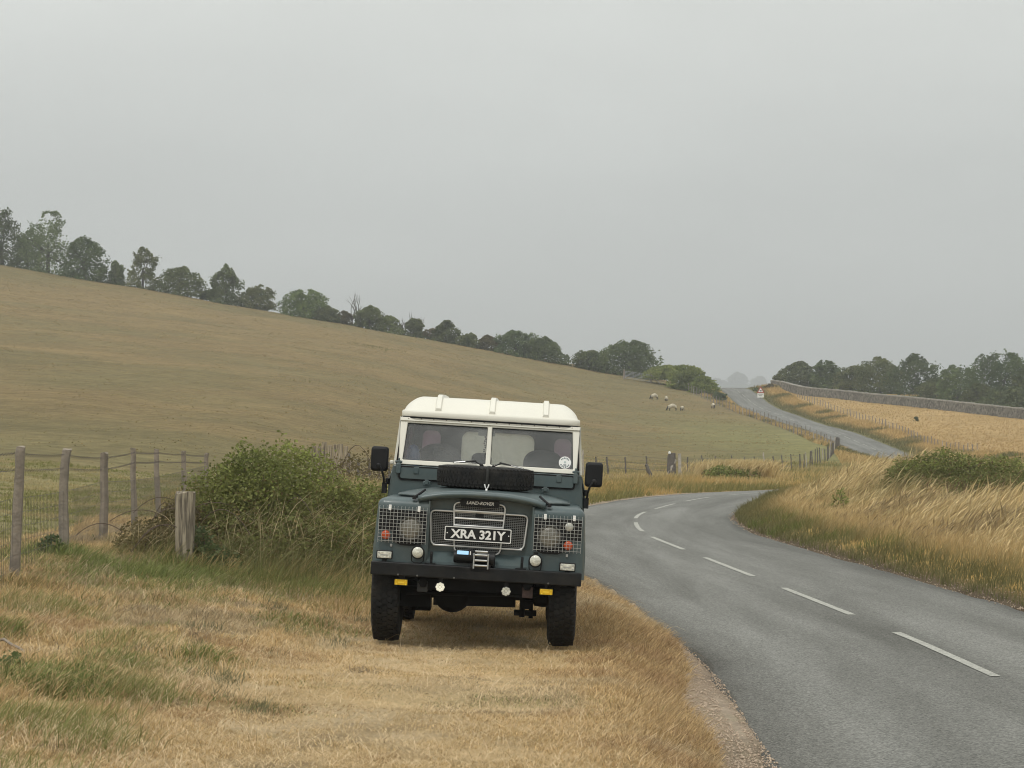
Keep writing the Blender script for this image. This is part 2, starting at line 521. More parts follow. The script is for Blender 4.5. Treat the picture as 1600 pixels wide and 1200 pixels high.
# ------------------------------------------------------------------ road
def road_material():
    m = bpy.data.materials.new('asphalt'); m.use_nodes = True
    nt = m.node_tree; N = nt.nodes; Lk = nt.links
    b = N['Principled BSDF']; b.inputs['Specular IOR Level'].default_value = .22
    tc = N.new('ShaderNodeTexCoord')
    uv = N.new('ShaderNodeUVMap'); uv.uv_map = 'road'
    def noise(vec, sc, det, rough=.6, dist=0, stretch=None):
        n = N.new('ShaderNodeTexNoise'); n.inputs['Scale'].default_value = sc; n.inputs['Detail'].default_value = det
        n.inputs['Roughness'].default_value = rough; n.inputs['Distortion'].default_value = dist
        if stretch:
            mp = N.new('ShaderNodeMapping'); mp.inputs['Scale'].default_value = stretch
            Lk.new(vec, mp.inputs['Vector']); vec = mp.outputs['Vector']
        Lk.new(vec, n.inputs['Vector']); return n
    chips = N.new('ShaderNodeTexVoronoi'); chips.inputs['Scale'].default_value = 75
    Lk.new(tc.outputs['Object'], chips.inputs['Vector'])
    fine = noise(tc.outputs['Object'], 40, 4, .7)
    wear = noise(uv.outputs['UV'], 1.0, 5, .6, .4, (1.1, .10, 1))
    wear2 = noise(uv.outputs['UV'], 1.0, 6, .65, .8, (.9, .07, 1))
    su = N.new('ShaderNodeSeparateXYZ'); Lk.new(uv.outputs['UV'], su.inputs['Vector'])
    def M_(op, a, b_):
        q = N.new('ShaderNodeMath'); q.operation = op
        for i_, s_ in enumerate((a, b_)):
            if s_ is None: continue
            if isinstance(s_, float): q.inputs[i_].default_value = s_
            else: Lk.new(s_, q.inputs[i_])
        return q.outputs[0]
    wheel = M_('COSINE', M_('MULTIPLY', M_('SUBTRACT', M_('ABSOLUTE', su.outputs['X'], None), .55), 5.236), None)
    wheel = M_('MULTIPLY', wheel, .030)
    ramp = N.new('ShaderNodeValToRGB')
    ramp.color_ramp.elements[0].position = .34; ramp.color_ramp.elements[0].color = (.102, .101, .088, 1)
    ramp.color_ramp.elements[1].position = .64; ramp.color_ramp.elements[1].color = (.200, .199, .180, 1)
    ad = N.new('ShaderNodeMath'); ad.operation = 'ADD'
    Lk.new(wear.outputs['Fac'], ad.inputs[0]); Lk.new(wear2.outputs['Fac'], ad.inputs[1])
    hf = N.new('ShaderNodeMath'); hf.operation = 'MULTIPLY_ADD'; hf.inputs[1].default_value = .5
    Lk.new(wheel, hf.inputs[2]); Lk.new(ad.outputs[0], hf.inputs[0]); Lk.new(hf.outputs[0], ramp.inputs['Fac'])
    cr = N.new('ShaderNodeMapRange'); cr.inputs['From Min'].default_value = 0; cr.inputs['From Max'].default_value = 1
    cr.inputs['To Min'].default_value = .52; cr.inputs['To Max'].default_value = 1.5
    sep = N.new('ShaderNodeSeparateColor'); Lk.new(chips.outputs['Color'], sep.inputs['Color'])
    Lk.new(sep.outputs['Red'], cr.inputs['Value'])
    fr = N.new('ShaderNodeMapRange'); fr.inputs['From Min'].default_value = .3; fr.inputs['From Max'].default_value = .7
    fr.inputs['To Min'].default_value = .8; fr.inputs['To Max'].default_value = 1.2
    Lk.new(fine.outputs['Fac'], fr.inputs['Value'])
    mu = N.new('ShaderNodeMath'); mu.operation = 'MULTIPLY'
    Lk.new(cr.outputs['Result'], mu.inputs[0]); Lk.new(fr.outputs['Result'], mu.inputs[1])
    vm = N.new('ShaderNodeVectorMath'); vm.operation = 'SCALE'
    Lk.new(ramp.outputs['Color'], vm.inputs[0]); Lk.new(mu.outputs[0], vm.inputs['Scale'])
    Lk.new(vm.outputs['Vector'], b.inputs['Base Color'])
    rr = N.new('ShaderNodeMapRange'); rr.inputs['To Min'].default_value = .85; rr.inputs['To Max'].default_value = .62
    Lk.new(hf.outputs[0], rr.inputs['Value']); Lk.new(rr.outputs['Result'], b.inputs['Roughness'])
    bp = N.new('ShaderNodeBump'); bp.inputs['Strength'].default_value = .5; bp.inputs['Distance'].default_value = .008
    Lk.new(chips.outputs['Distance'], bp.inputs['Height']); Lk.new(bp.outputs['Normal'], b.inputs['Normal'])
    return m

def road_mesh():
    i0 = np.searchsorted(ROADS, 0)
    P, S = resample(_rp, .5)
    k = (P[:, 1] > -55) & (P[:, 1] < 620)
    P = P[k]; S = S[k]
    P[:, 2] = np.interp(S, ROADS, ROAD[:, 2])
    T = np.gradient(P[:, :2], axis=0); T /= np.linalg.norm(T, axis=1)[:, None]
    Nn = np.stack([T[:, 1], -T[:, 0]], 1)
    us = np.array([-1, -.985, -.7, -.35, 0, .35, .7, .985, 1])
    rag_l = (vnoise(S, S * 0, 1.3, 51, 4) - .5) * .22 + .24 * (1 - sstep(13, 23, P[:, 1])); rag_r = (vnoise(S, S * 0, 1.1, 57, 4) - .5) * .20
    V = []; UV = []
    for i in range(len(P)):
        for q, u in enumerate(us):
            w = HWR + (rag_l[i] if u < 0 else rag_r[i]) * (abs(u) > .9)
            o = Nn[i] * u * w
            zz = P[i, 2] + CAMZ + .035 * (1 - u * u) - (.16 if q in (0, 8) else 0)
            V.append((P[i, 0] + o[0], P[i, 1] + o[1], zz)); UV.append((u * HWR, S[i]))
    n = len(us)
    a = (np.arange(len(P) - 1)[:, None] * n + np.arange(n - 1)).ravel()
    Q = np.stack([a, a + 1, a + 1 + n, a + n], 1)
    o = np_mesh('road', np.array(V), Q, None, road_material(), smooth=True)
    uvl = o.data.uv_layers.new(name='road')
    uvl.data.foreach_set('uv', np.array(UV, np.float32)[Q.ravel()].ravel())
    tag(o, kind='structure')
    return P, S, T, Nn
RP, RSS, RTT, RNN = road_mesh()

M_PAINT = mat('worn_white_road_paint', (.355, .352, .31), .85, nscale=24, namt=.6, detail=8, nrough=.8)
def road_at(s):
    return (np.array([np.interp(s, RSS, RP[:, i]) for i in range(3)]), np.array([np.interp(s, RSS, RNN[:, i]) for i in range(2)]))
def s_of_y(y): return float(np.interp(y, RP[:, 1], RSS))
MARK_END = s_of_y(350)
starts = []
s = s_of_y(19.3)
step0 = s_of_y(26.6) - s
period = 6.75
first = s_of_y(19.15) - 3 * period
k = 0
while first + k * period < MARK_END:
    starts.append(first + k * period); k += 1
mark0 = None
for s0 in starts:
    ln = period * .655
    b_ = MB(); rows = []
    nseg = 9
    for i in range(nseg + 1):
        p, n_ = road_at(s0 + ln * i / nseg)
        row = []
        for u in (-.046, .046):
            uu = u + random.uniform(-.004, .004)
            row.append((p[0] + n_[0] * uu, p[1] + n_[1] * uu, p[2] + CAMZ + .035 + .005))
        rows.append(row)
    b_.grid(rows)
    o = b_.build('lane_marking', M_PAINT, None, None)
    tag(o, kind='structure')

# grit and chalk stones along the carriageway edges
M_GRIT = mat('chalk_grit', (.46, .36, .265), .9, nscale=60, namt=.35)
def stones(n, ylo, yhi, dlo, dhi, smin, smax):
    y = ylo + (yhi - ylo) * rng.random(n) ** 1.4
    s_ = np.interp(y, RP[:, 1], RSS)
    cx = np.interp(s_, RSS, RP[:, 0]); cy = np.interp(s_, RSS, RP[:, 1])
    nx_ = np.interp(s_, RSS, RNN[:, 0]); ny_ = np.interp(s_, RSS, RNN[:, 1])
    dd = dlo + (dhi - dlo) * rng.random(n)
    x = cx + nx_ * dd; y = cy + ny_ * dd
    z = height(x, y)
    d0, zr = road_near(x, y)
    z = np.where(np.abs(d0) < 2.3, zr + .01, z)
    z = z + .010
    sz = smin + (smax - smin) * rng.random(n) ** 3
    base = np.array([(1, 0, 0), (-1, 0, 0), (0, 1, 0), (0, -1, 0), (0, 0, .6), (0, 0, -.6)])
    tri = np.array([(0, 2, 4), (2, 1, 4), (1, 3, 4), (3, 0, 4), (2, 0, 5), (1, 2, 5), (3, 1, 5), (0, 3, 5)])
    an = rng.random(n) * 6.283
    V = np.repeat(base[None], n, 0) * (sz[:, None, None] * rng.uniform(.6, 1.3, (n, 6, 1)))
    X = V[:, :, 0] * np.cos(an)[:, None] - V[:, :, 1] * np.sin(an)[:, None]
    Yv = V[:, :, 0] * np.sin(an)[:, None] + V[:, :, 1] * np.cos(an)[:, None]
    V = np.stack([X + x[:, None], Yv + y[:, None], V[:, :, 2] + z[:, None]], 2).reshape(-1, 3)
    T = (tri[None] + (np.arange(n) * 6)[:, None, None]).reshape(-1, 3)
    return V, T
va, ta = stones(34000, 9.5, 34, -3.1, -2.3, .004, .014)
vb, tb = stones(2200, 24, 62, 2.15, 2.72, .006, .018)
gr_ = np_mesh('gravel', np.r_[va, vb], np.r_[ta, tb + len(va)], None, M_GRIT)
tag(gr_, kind='stuff')
# ------------------------------------------------------------------ the parked vehicle
PAINT = mat('grey_green_paint', (.066, .096, .099), .42, nscale=2.2, namt=.16, coat=.15, bump=.03, bscale=9)
CREAM = mat('cream_paint', (.72, .70, .61), .42, nscale=1.5, namt=.03)
BLACK = mat('black_paint', (.007, .008, .009), .5, nscale=9, namt=.5, spec=.28)
RUBBER = mat('tyre_rubber', (.013, .0135, .014), .85, nscale=20, namt=.45, spec=.25)
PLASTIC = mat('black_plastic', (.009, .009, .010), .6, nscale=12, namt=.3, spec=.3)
CHROME = mat('bright_metal', (.80, .795, .77), .36, .55)
RIMGREY = mat('dull_lamp_rim', (.12, .12, .11), .5, .3)
STEEL = mat('galvanised_steel', (.46, .47, .46), .45, .8, nscale=14, namt=.2)
LINING = mat('grey_lining', (.040, .044, .046), .85, nscale=6, namt=.2)
SEAT = mat('dark_seat_vinyl', (.022, .024, .027), .55, nscale=8, namt=.2)
GREYSEAT = mat('grey_seat_vinyl', (.08, .085, .095), .5, nscale=8, namt=.2)
UNDER = mat('grimy_chassis', (.007, .007, .007), .85, nscale=7, namt=.5, spec=.2)
AMBER = mat('orange_lens', (.62, .085, .015), .25, coat=.6, nscale=60, namt=.15)
YELLOW = mat('yellow_lens', (.75, .47, .01), .3, coat=.5, nscale=40, namt=.12)
WHITE = mat('white_enamel', (.78, .78, .75), .45)
LENS = mat('ribbed_lamp_glass', (.22, .208, .17), .12, coat=.7, nscale=30, namt=.25, bump=.4, bscale=55)
CLEAR = mat('pale_lamp_glass', (.62, .62, .54), .18, coat=.8, nscale=35, namt=.25, bump=.5, bscale=70)
LED = mat('lit_led', (.7, .7, .6), .3, emit=(1, .95, .75), estr=.35)
BLUE = mat('lit_blue_led', (.3, .5, .7), .3, emit=(.42, .72, .95), estr=.6)
OLIVES = mat('olive_webbing', (.016, .0165, .014), .85, nscale=60, namt=.3)
BLUEBAG = mat('blue_vinyl', (.03, .085, .26), .3, coat=.4)
PINK = None

def glass(name, tint, haze, refl=1.45, tl=None):
    m = bpy.data.materials.new(name); m.use_nodes = True
    nt = m.node_tree; nt.nodes.remove(nt.nodes['Principled BSDF'])
    out = nt.nodes['Material Output']
    t = nt.nodes.new('ShaderNodeBsdfTransparent'); t.inputs['Color'].default_value = (*tint, 1)
    d = nt.nodes.new('ShaderNodeBsdfTranslucent' if tl else 'ShaderNodeBsdfDiffuse'); d.inputs['Color'].default_value = (*(tl or (.6, .6, .58)), 1)
    g_ = nt.nodes.new('ShaderNodeBsdfGlossy'); g_.inputs['Roughness'].default_value = .02
    fr = nt.nodes.new('ShaderNodeFresnel'); fr.inputs['IOR'].default_value = refl
    m1 = nt.nodes.new('ShaderNodeMixShader'); m1.inputs['Fac'].default_value = haze
    m2 = nt.nodes.new('ShaderNodeMixShader')
    nt.links.new(t.outputs[0], m1.inputs[1]); nt.links.new(d.outputs[0], m1.inputs[2])
    tc = nt.nodes.new('ShaderNodeTexCoord'); n = nt.nodes.new('ShaderNodeTexNoise'); n.inputs['Scale'].default_value = 3.5; n.inputs['Detail'].default_value = 6; n.inputs['Distortion'].default_value = .6
    nt.links.new(tc.outputs['Object'], n.inputs['Vector'])
    mr = nt.nodes.new('ShaderNodeMapRange'); mr.inputs['From Min'].default_value = .3; mr.inputs['From Max'].default_value = .7; mr.inputs['To Min'].default_value = haze * .55; mr.inputs['To Max'].default_value = min(1, haze * 1.45)
    nt.links.new(n.outputs['Fac'], mr.inputs['Value']); nt.links.new(mr.outputs['Result'], m1.inputs['Fac'])
    nt.links.new(fr.outputs[0], m2.inputs['Fac'])
    nt.links.new(m1.outputs[0], m2.inputs[1]); nt.links.new(g_.outputs[0], m2.inputs[2])
    nt.links.new(m2.outputs[0], out.inputs['Surface'])
    return m
def dusty(m, dust, amt, sc, lo=.45, hi=.75):
    """a film of dry road dust, thicker in blotches"""
    nt = m.node_tree; b = nt.nodes['Principled BSDF']
    src = b.inputs['Base Color'].links[0].from_socket
    tc = nt.nodes.new('ShaderNodeTexCoord'); n = nt.nodes.new('ShaderNodeTexNoise'); n.inputs['Scale'].default_value = sc; n.inputs['Detail'].default_value = 8; n.inputs['Roughness'].default_value = .7
    nt.links.new(tc.outputs['Object'], n.inputs['Vector'])
    r = nt.nodes.new('ShaderNodeMapRange'); r.inputs['From Min'].default_value = lo; r.inputs['From Max'].default_value = hi; r.inputs['To Max'].default_value = amt
    nt.links.new(n.outputs['Fac'], r.inputs['Value'])
    mx = nt.nodes.new('ShaderNodeMix'); mx.data_type = 'RGBA'; mx.inputs['B'].default_value = (*dust, 1)
    nt.links.new(r.outputs['Result'], mx.inputs['Factor']); nt.links.new(src, mx.inputs['A']); nt.links.new(mx.outputs['Result'], b.inputs['Base Color'])
dusty(PAINT, (.19, .185, .155), .28, 3.5); dusty(RUBBER, (.085, .072, .052), .35, 6, .40, .8); dusty(BLACK, (.07, .062, .05), .22, 5)
GLASS = glass('windscreen_glass', (.93, .95, .94), .105, 1.5)
REARGLASS = glass('dusty_rear_glass', (.9, .9, .88), .62, tl=(.95, .95, .87))
PURPLE = glass('tinted_rear_glass', (.60, .46, .58), .6, tl=(.50, .38, .46))

car = empty('off_road_vehicle', (-.302, 18.4, .03))
car.rotation_euler = (0, R(1.8), -R(.6))
tag(car, 'grey-green and cream four-wheel-drive parked on the dry grass verge, spare tyre on its bonnet', 'vehicle')

def B(o):                       # body parts lean a little more than the wheels
    o.rotation_euler = (0, R(1.6), 0)
    return o
def flat(y):                    # plates facing the viewer
    return lambda u, v, t: (u, y + t, v)

def arch(y, yc, r, zc, zlow):
    q = r * r - (y - yc) ** 2
    return max(zlow, zc + math.sqrt(q)) if q > 0 else zlow

# wings ---------------------------------------------------------------
for sx, lab in ((-1, None), (1, None)):
    b_ = MB()
    yf = -.385; xo = .842; ztop = 1.135; rc = .075
    path = [(.412, yf, 0, -1), (.60, yf, 0, -1), (xo - rc, yf, 0, -1)]
    for k in range(1, 7):
        a = R(90 * k / 6)
        path.append((xo - rc + rc * math.sin(a), yf + rc - rc * math.cos(a), math.sin(a), -math.cos(a)))
    y = yf + rc
    ylist = sorted([-.30] + [.02 + .45 * math.cos(R(a)) for a in range(0, 136, 9)] + [.55, .7, .84, .93])
    for q in ylist: path.append((xo, q, 1, 0))
    rows = []
    zlows = [(arch(p[1], .02, .45, .42, .575) if p[1] > -.305 else .575) for p in path]
    rr_ = .06
    for f in (0, .5, 1):
        rows.append([(sx * (p[0] - .02 * f * p[2] + .012 * (1 - f) * p[2] * 0), p[1] + .012 * f * (-p[3]) , zl + (ztop - rr_ - zl) * f) for p, zl in zip(path, zlows)])
    for k in range(1, 6):
        a = R(90 * k / 5); ins = rr_ * (1 - math.cos(a)); zz = ztop - rr_ + rr_ * math.sin(a)
        rows.append([(sx * (p[0] - (.02 + ins) * p[2]), p[1] + .012 * (-p[3]) - ins * p[3], zz + (.012 * (1 - (p[0] - .41) / .43) if k == 5 else 0)) for p in path])
    b_.grid(rows)
    last = rows[-1]
    cap = list(last) + [(sx * .412, .93, 1.147)]
    b_.add(cap, [tuple(range(len(cap)))])
    # inner splash panel and returns
    b_.box(sx * .405, sx * .418, yf + .01, .93, .60, 1.13)
    b_.box(sx * .42, sx * .83, -.10 + .9, .92, .60, 1.10)
    w = B(b_.build('wing', PAINT, car, 32))

# headlamp surround, lamps, guards --------------------------------------
for sx in (-1, 1):
    cx = .55 * sx
    yb = -.389
    oct_ = [(cx + .185 * math.cos(R(22.5 + 45 * k)), .905 + .165 * math.sin(R(22.5 + 45 * k))) for k in range(8)]
    xin, xout = .425, .80
    top = [(sx * xin, 1.045), (sx * xin, .80), (sx * .50, .768), (sx * .62, .768), (sx * .69, .80), (sx * .69, .885), (sx * xout, .885), (sx * xout, 1.045)]
    B(plate('lamp_surround', [top], .008, flat(yb), BLACK, car))
    hl = B(plate('headlamp_bezel', [circ(cx, .905, .094, 40), circ(cx, .905, .084, 40)], .03, flat(-.405), RIMGREY, car))
    hl.name = 'headlight'
    l_ = MB(); M = Matrix.Translation((cx, -.40, .905)) @ Matrix.Rotation(R(90), 4, 'X')
    l_.lathe([(.0855, 0), (.083, .008), (.062, .018), (.035, .024), (.010, .0265)], M, 36)
    l_.build('lens', LENS, hl, 60)
    # orange indicator
    ix = .742 * sx if sx < 0 else .70
    l_ = MB(); M = Matrix.Translation((ix, -.388, .843)) @ Matrix.Rotation(R(90), 4, 'X')
    l_.lathe([(.036, 0), (.036, .016), (.030, .024), (.018, .029), (.005, .031)], M, 28)
    B(l_.build('indicator', AMBER, car, 50))
    # clear side lamp above it
    ix2 = .742 * sx if sx < 0 else .70
    if sx > 0:
        l_ = MB(); M = Matrix.Translation((ix2, -.388, .99)) @ Matrix.Rotation(R(90), 4, 'X')
        l_.lathe([(.034, 0), (.034, .014), (.026, .022), (.005, .028)], M, 28)
        B(l_.build('side_lamp', CLEAR, car, 50))
    # wire mesh stone guard
    b_ = MB(); x0, x1 = sorted((sx * .425, sx * .800)); z0, z1 = .800, 1.052
    yg = -.440; r_ = .0017
    nv, nh = 14, 10
    for k in range(nv):
        x = x0 + (x1 - x0) * k / (nv - 1)
        b_.box(x - r_, x + r_, yg - r_, yg + r_, z0, z1)
        b_.box(x - r_, x + r_, yg, yg + .05, z1 - r_ + .02, z1 + r_ + .02)
        b_.box(x - r_, x + r_, yg, yg + .05, z0 - r_ - .012, z0 + r_ - .012)
        b_.tube([(x, yg, z1 - .002), (x, yg + .006, z1 + .02)], r_, 4)
        b_.tube([(x, yg, z0 + .002), (x, yg + .006, z0 - .012)], r_, 4)
    for k in range(nh):
        z = z0 + (z1 - z0) * k / (nh - 1)
        b_.box(x0, x1, yg - r_ * 2.4, yg - r_, z - r_, z + r_)
        for xx in (x0, x1): b_.box(xx - r_, xx + r_, yg, yg + .05, z - r_, z + r_)
    gd_ = B(b_.build('lamp_guard', STEEL, car, None))
    for fx in (.22, .83):
        c_ = MB(); x = x0 + (x1 - x0) * fx
        c_.box(x - .011, x + .011, -.447, -.389, z1 + .006, z1 + .030)
        c_.box(x - .011, x + .011, -.449, -.444, z1 - .012, z1 + .010)
        c_.build('clip', WHITE, gd_, 30, .002)
    c_ = MB(); x = x0 + (x1 - x0) * (.28 if sx < 0 else .72)
    c_.box(x - .009, x + .009, -.396, -.386, .752, .774); c_.build('clip', STEEL, gd_, 30, .002)

# front panel, grille -----------------------------------------------------
B(plate('front_panel', [[(-.41, .70), (.41, .70), (.41, 1.15), (.25, 1.185), (0, 1.196), (-.25, 1.185), (-.41, 1.15)],
                        rrect(-.375, .340, .80, 1.04, .03)[::-1]], .012, flat(-.272), PAINT, car))
b_ = MB()
b_.add([(-.41, -.28, .735), (.41, -.28, .735), (.41, -.31, .71), (-.41, -.31, .71), (.41, -.385, .655), (-.41, -.385, .655), (.41, -.392, .56), (-.41, -.392, .56)],
       [(0, 1, 2, 3), (3, 2, 4, 5), (5, 4, 6, 7)])
B(b_.build('front_apron', PAINT, car, 30))
# the radiator behind the grille
b_ = MB(); b_.box(-.37, .34, -.255, -.19, .74, 1.14); B(b_.build('radiator', BLACK, car, 30))
# mesh
b_ = MB()
gb_ = MB()
def gmesh(x0, x1, z0, z1, y):
    z = z0
    while z <= z1:
        b_.box(x0, x1, y - .002, y + .002, z - .0021, z + .0021); z += .0135
    x = x0
    while x <= x1:
        b_.box(x - .0018, x + .0018, y + .003, y + .006, z0, z1); x += .0165
gmesh(-.383, -.21, .80, 1.04, -.290); gmesh(.178, .352, .80, 1.04, -.290)
gmesh(-.205, .172, .745, 1.118, -.300)
GRILLEM = mat('grille_wire', (.20, .205, .20), .5, .6, nscale=20, namt=.3)
bk_ = MB(); bk_.box(-.389, .357, -.285, -.281, .79, 1.05); bk_.box(-.208, .175, -.2945, -.2905, .742, 1.122)
gr = B(bk_.build('grille', BLACK, car, 30))
b_.build('mesh', GRILLEM, gr, None)
fr_ = MB()
def loop3(pts, y): return [(p[0], y, p[1]) for p in pts]
def trap(x0t, x1t, x0b, x1b, z0, z1, r):
    # rounded trapezoid
    P = [Vector((x1t, z1)), Vector((x0t, z1)), Vector((x0b, z0)), Vector((x1b, z0))]
    out = []
    for i in range(4):
        p = P[i]; a = (P[i - 1] - p).normalized(); c = (P[(i + 1) % 4] - p).normalized()
        for k in range(6):
            t = k / 5
            out.append(tuple(p + a * r * (1 - t) ** 2 + c * r * t ** 2))
    return out
fr_.tube(loop3(trap(-.405, .372, -.385, .350, .783, 1.056, .045), -.297), .0075, 8, True)
fr_.tube(loop3(trap(-.222, .190, -.197, .165, .732, 1.130, .05), -.312), .0065, 8, True)
fr_.build('surround', CHROME, gr, 60)
for z in (1.066, 1.005, .948):
    c_ = MB(); c_.box(-.212, .178, -.318, -.309, z - .0065, z + .0065); c_.build('bar', CHROME, gr, 30, .003)
c_ = MB(); c_.box(-.370, .338, -.318, -.309, .778, .790); c_.build('bar', CHROME, gr, 30, .003)
c_ = MB(); c_.box(-.045, .020, -.306, -.303, 1.020, 1.050); c_.build('plate', BLACK, gr, 30)
bd = B(plate('badge', [rrect(-.172, .140, 1.105, 1.160, .018)], .012, flat(-.327), BLACK, car))
BADGE = mat('silver_badge_letter', (.78, .77, .72), .5)
lettering('badge_letters', 'LAND-ROVER', .03, lambda u, v, t: (-.013 + u, -.3345 + t, 1.133 + v), BADGE, bd, .002, .28, .0006, (.218, .026))

# number plate
npl = B(plate('number_plate', [rrect(-.281, .250, .828, .944, .010)], .008, flat(-.385), BLACK, car))
plate('border', [rrect(-.279, .248, .830, .942, .009), rrect(-.272, .241, .837, .935, .006)[::-1]], .002, flat(-.391), WHITE, npl)
lettering('registration', 'XRA 321Y', .1, lambda u, v, t: (-.014 + u, -.391 + t, .886 + v), WHITE, npl, .003, 0, .0035, (.437, .072))
for x in (-.258, .228):
    plate('dot', [circ(x, .889, .005, 12)], .003, flat(-.391), WHITE, npl)

# bumper, lamps on it --------------------------------------------------------
b_ = MB(); b_.box(-.838, .818, -.50, -.40, .532, .636); bump_ = B(b_.build('bumper', BLACK, car, 30, .008, 3))
for x in (-.62, -.47, -.18, .56):
    b_ = MB(); b_.lathe([(.008, 0), (.008, .005), (.003, .008)], Matrix.Translation((x, -.50, .542)) @ Matrix.Rotation(R(90), 4, 'X'), 10)
    b_.build('bolt', RIMGREY, bump_, 40)
for x, z in ((-.738, .690), (.703, .677)):
    b_ = MB(); b_.box(x - .064, x + .064, -.475, -.43, z - .034, z + .034); b_.box(x - .02, x + .02, -.465, -.44, .63, z - .03)
    dl = B(b_.build('driving_lamp', BLACK, car, 30, .005))
    b_ = MB(); b_.box(x - .055, x + .055, -.480, -.474, z - .026, z + .026); b_.build('lens', CLEAR, dl, 30, .004)
    b_ = MB()
    for k in (-1, 1):
        for j in (-1, 1):
            b_.box(x + k * .044 - .006, x + k * .044 + .006, -.4815, -.479, z + j * .015 - .004, z + j * .015 + .004)
    b_.box(x - .03, x + .03, -.4815, -.479, z - .005, z + .004)
    b_.build('reflector', STEEL, dl, None)
for x, z in ((-.478, .722), (.449, .712)):
    b_ = MB(); M = Matrix.Translation((x, -.43, z)) @ Matrix.Rotation(R(90), 4, 'X')
    b_.lathe([(.025, -.03), (.048, -.005), (.054, .01), (.054, .030), (.047, .032)], M, 32)
    for k in (-1, 1):
        b_.tube([(x + k * .052, -.44, z), (x + k * .045, -.44, z - .07), (x + k * .02, -.44, z - .085)], .005, 6)
    b_.box(x - .022, x + .022, -.455, -.425, .634, z - .078)
    b_.box(x - .018, x + .018, -.45, -.43, z + .052, z + .066)
    sl = B(b_.build('spot_lamp', BLACK, car, 50))
    l_ = MB(); l_.lathe([(.046, .028), (.040, .036), (.022, .042), (.004, .044)], M, 28); l_.build('lens', CLEAR, sl, 60)
for x, z in ((-.595, .480), (.548, .472)):
    b_ = MB(); b_.box(x - .053, x + .053, -.47, -.44, z - .024, z + .028); yl = B(b_.build('fog_lamp', BLACK, car, 30, .004))
    b_ = MB(); b_.box(x - .050, x + .050, -.476, -.468, z - .020, z + .024); b_.build('lens', YELLOW, yl, 30, .003)
    b_ = MB()
    for j in (-1, 1):
        for k in (-1, 1): b_.tube([(x + k * .036, -.474, z + .002 + j * .016), (x + k * .036, -.480, z + .002 + j * .016)], .006, 8)
    b_.box(x - .022, x + .022, -.479, -.474, z - .004, z + .006)
    b_.build('reflector', mat('amber_reflector', (.85, .62, .05), .3), yl, 40)
    b_ = MB(); b_.box(x - .012, x + .012, -.455, -.445, z + .026, .535); b_.build('bracket', BLACK, yl, 30)
for x, z, lit in ((-.286, .462, 1), (.233, .459, 0)):
    b_ = MB(); M = Matrix.Translation((x, -.44, z)) @ Matrix.Rotation(R(90), 4, 'X')
    b_.lathe([(.02, -.02), (.036, 0), (.039, .02), (.034, .022)], M, 28); b_.box(x - .015, x + .015, -.455, -.43, z + .036, .535)
    ld = B(b_.build('led_lamp', BLACK, car, 50))
    b_ = MB()
    for k in range(8):
        a = k * math.pi / 4
        b_.lathe([(.0125, .021), (.0125, .027), (.007, .030)], M @ Matrix.Translation((.024 * math.cos(a), .024 * math.sin(a), 0)), 12)
    b_.lathe([(.0115, .021), (.0115, .028), (.006, .030)], M, 12)
    b_.build('lens', LED if lit else CLEAR, ld, 60)

# winch ------------------------------------------------------------------------
b_ = MB()
b_.lathe([(.044, -.0), (.047, .01), (.047, .17), (.040, .18)], Matrix.Translation((-.195, -.425, .708)) @ Matrix.Rotation(R(90), 4, 'Y'), 24)
b_.lathe([(.060, 0), (.062, .008), (.062, .05), (.055, .055)], Matrix.Translation((.078, -.425, .698)) @ Matrix.Rotation(R(90), 4, 'Y'), 24)
b_.lathe([(.040, 0), (.040, .11)], Matrix.Translation((-.03, -.425, .70)) @ Matrix.Rotation(R(90), 4, 'Y'), 20)
b_.box(-.06, .10, -.50, -.40, .600, .66)
wi = B(b_.build('winch', BLACK, car, 40))
b_ = MB()
for z in (.760, .732, .690, .650): b_.tube([(-.026, -.512, z), (.072, -.512, z)], .0085, 10)
for x in (-.033, .079): b_.tube([(x, -.508, .625), (x, -.508, .745)], .007, 8)
b_.build('fairlead', STEEL, wi, 50)
b_ = MB(); b_.box(-.168, -.078, -.480, -.466, .728, .757); b_.build('control_light', BLUE, wi, 30, .003)
b_ = MB(); b_.box(-.068, -.060, -.480, -.466, .728, .757); b_.build('switch', WHITE, wi, 30)
for x in (-.370, .345):
    b_ = MB(); b_.tube([(x, -.44, .632), (x, -.44, .70), (x, -.445, .730), (x, -.45, .715), (x, -.452, .69)], .011, 8)
    b_.box(x - .05, x + .035, -.47, -.41, .634, .645)
    B(b_.build('tow_hook', BLACK, car, 40))

# bonnet -----------------------------------------------------------------------
rows = []
def bon(y, hw, zc, ze, n=28):
    r = []
    for i in range(n + 1):
        u = -1 + 2 * i / n
        r.append((u * hw, y, zc - (zc - ze) * abs(u) ** 2.6))
    return r
for y, hw, zc, ze, dz in ((-.345, .500, 1.222, 1.168, -.054), (-.375, .500, 1.222, 1.168, -.050), (-.395, .502, 1.222, 1.168, -.036), (-.398, .503, 1.222, 1.168, -.022),
                          (-.388, .505, 1.223, 1.168, -.007), (-.355, .507, 1.224, 1.168, 0),
                          (-.2, .53, 1.228, 1.166, 0), (0, .60, 1.231, 1.164, 0), (.12, .665, 1.233, 1.163, 0), (.2, .70, 1.234, 1.162, 0), (.45, .712, 1.237, 1.160, 0), (.84, .715, 1.240, 1.160, 0)):
    rows.append([(p[0], p[1], p[2] + dz) for p in bon(y, hw, zc, ze)])
b_ = MB(); b_.grid(rows)
bn = B(b_.build('bonnet', PAINT, car, 50))
so = bn.modifiers.new('thickness', 'SOLIDIFY'); so.thickness = .012; so.offset = -1
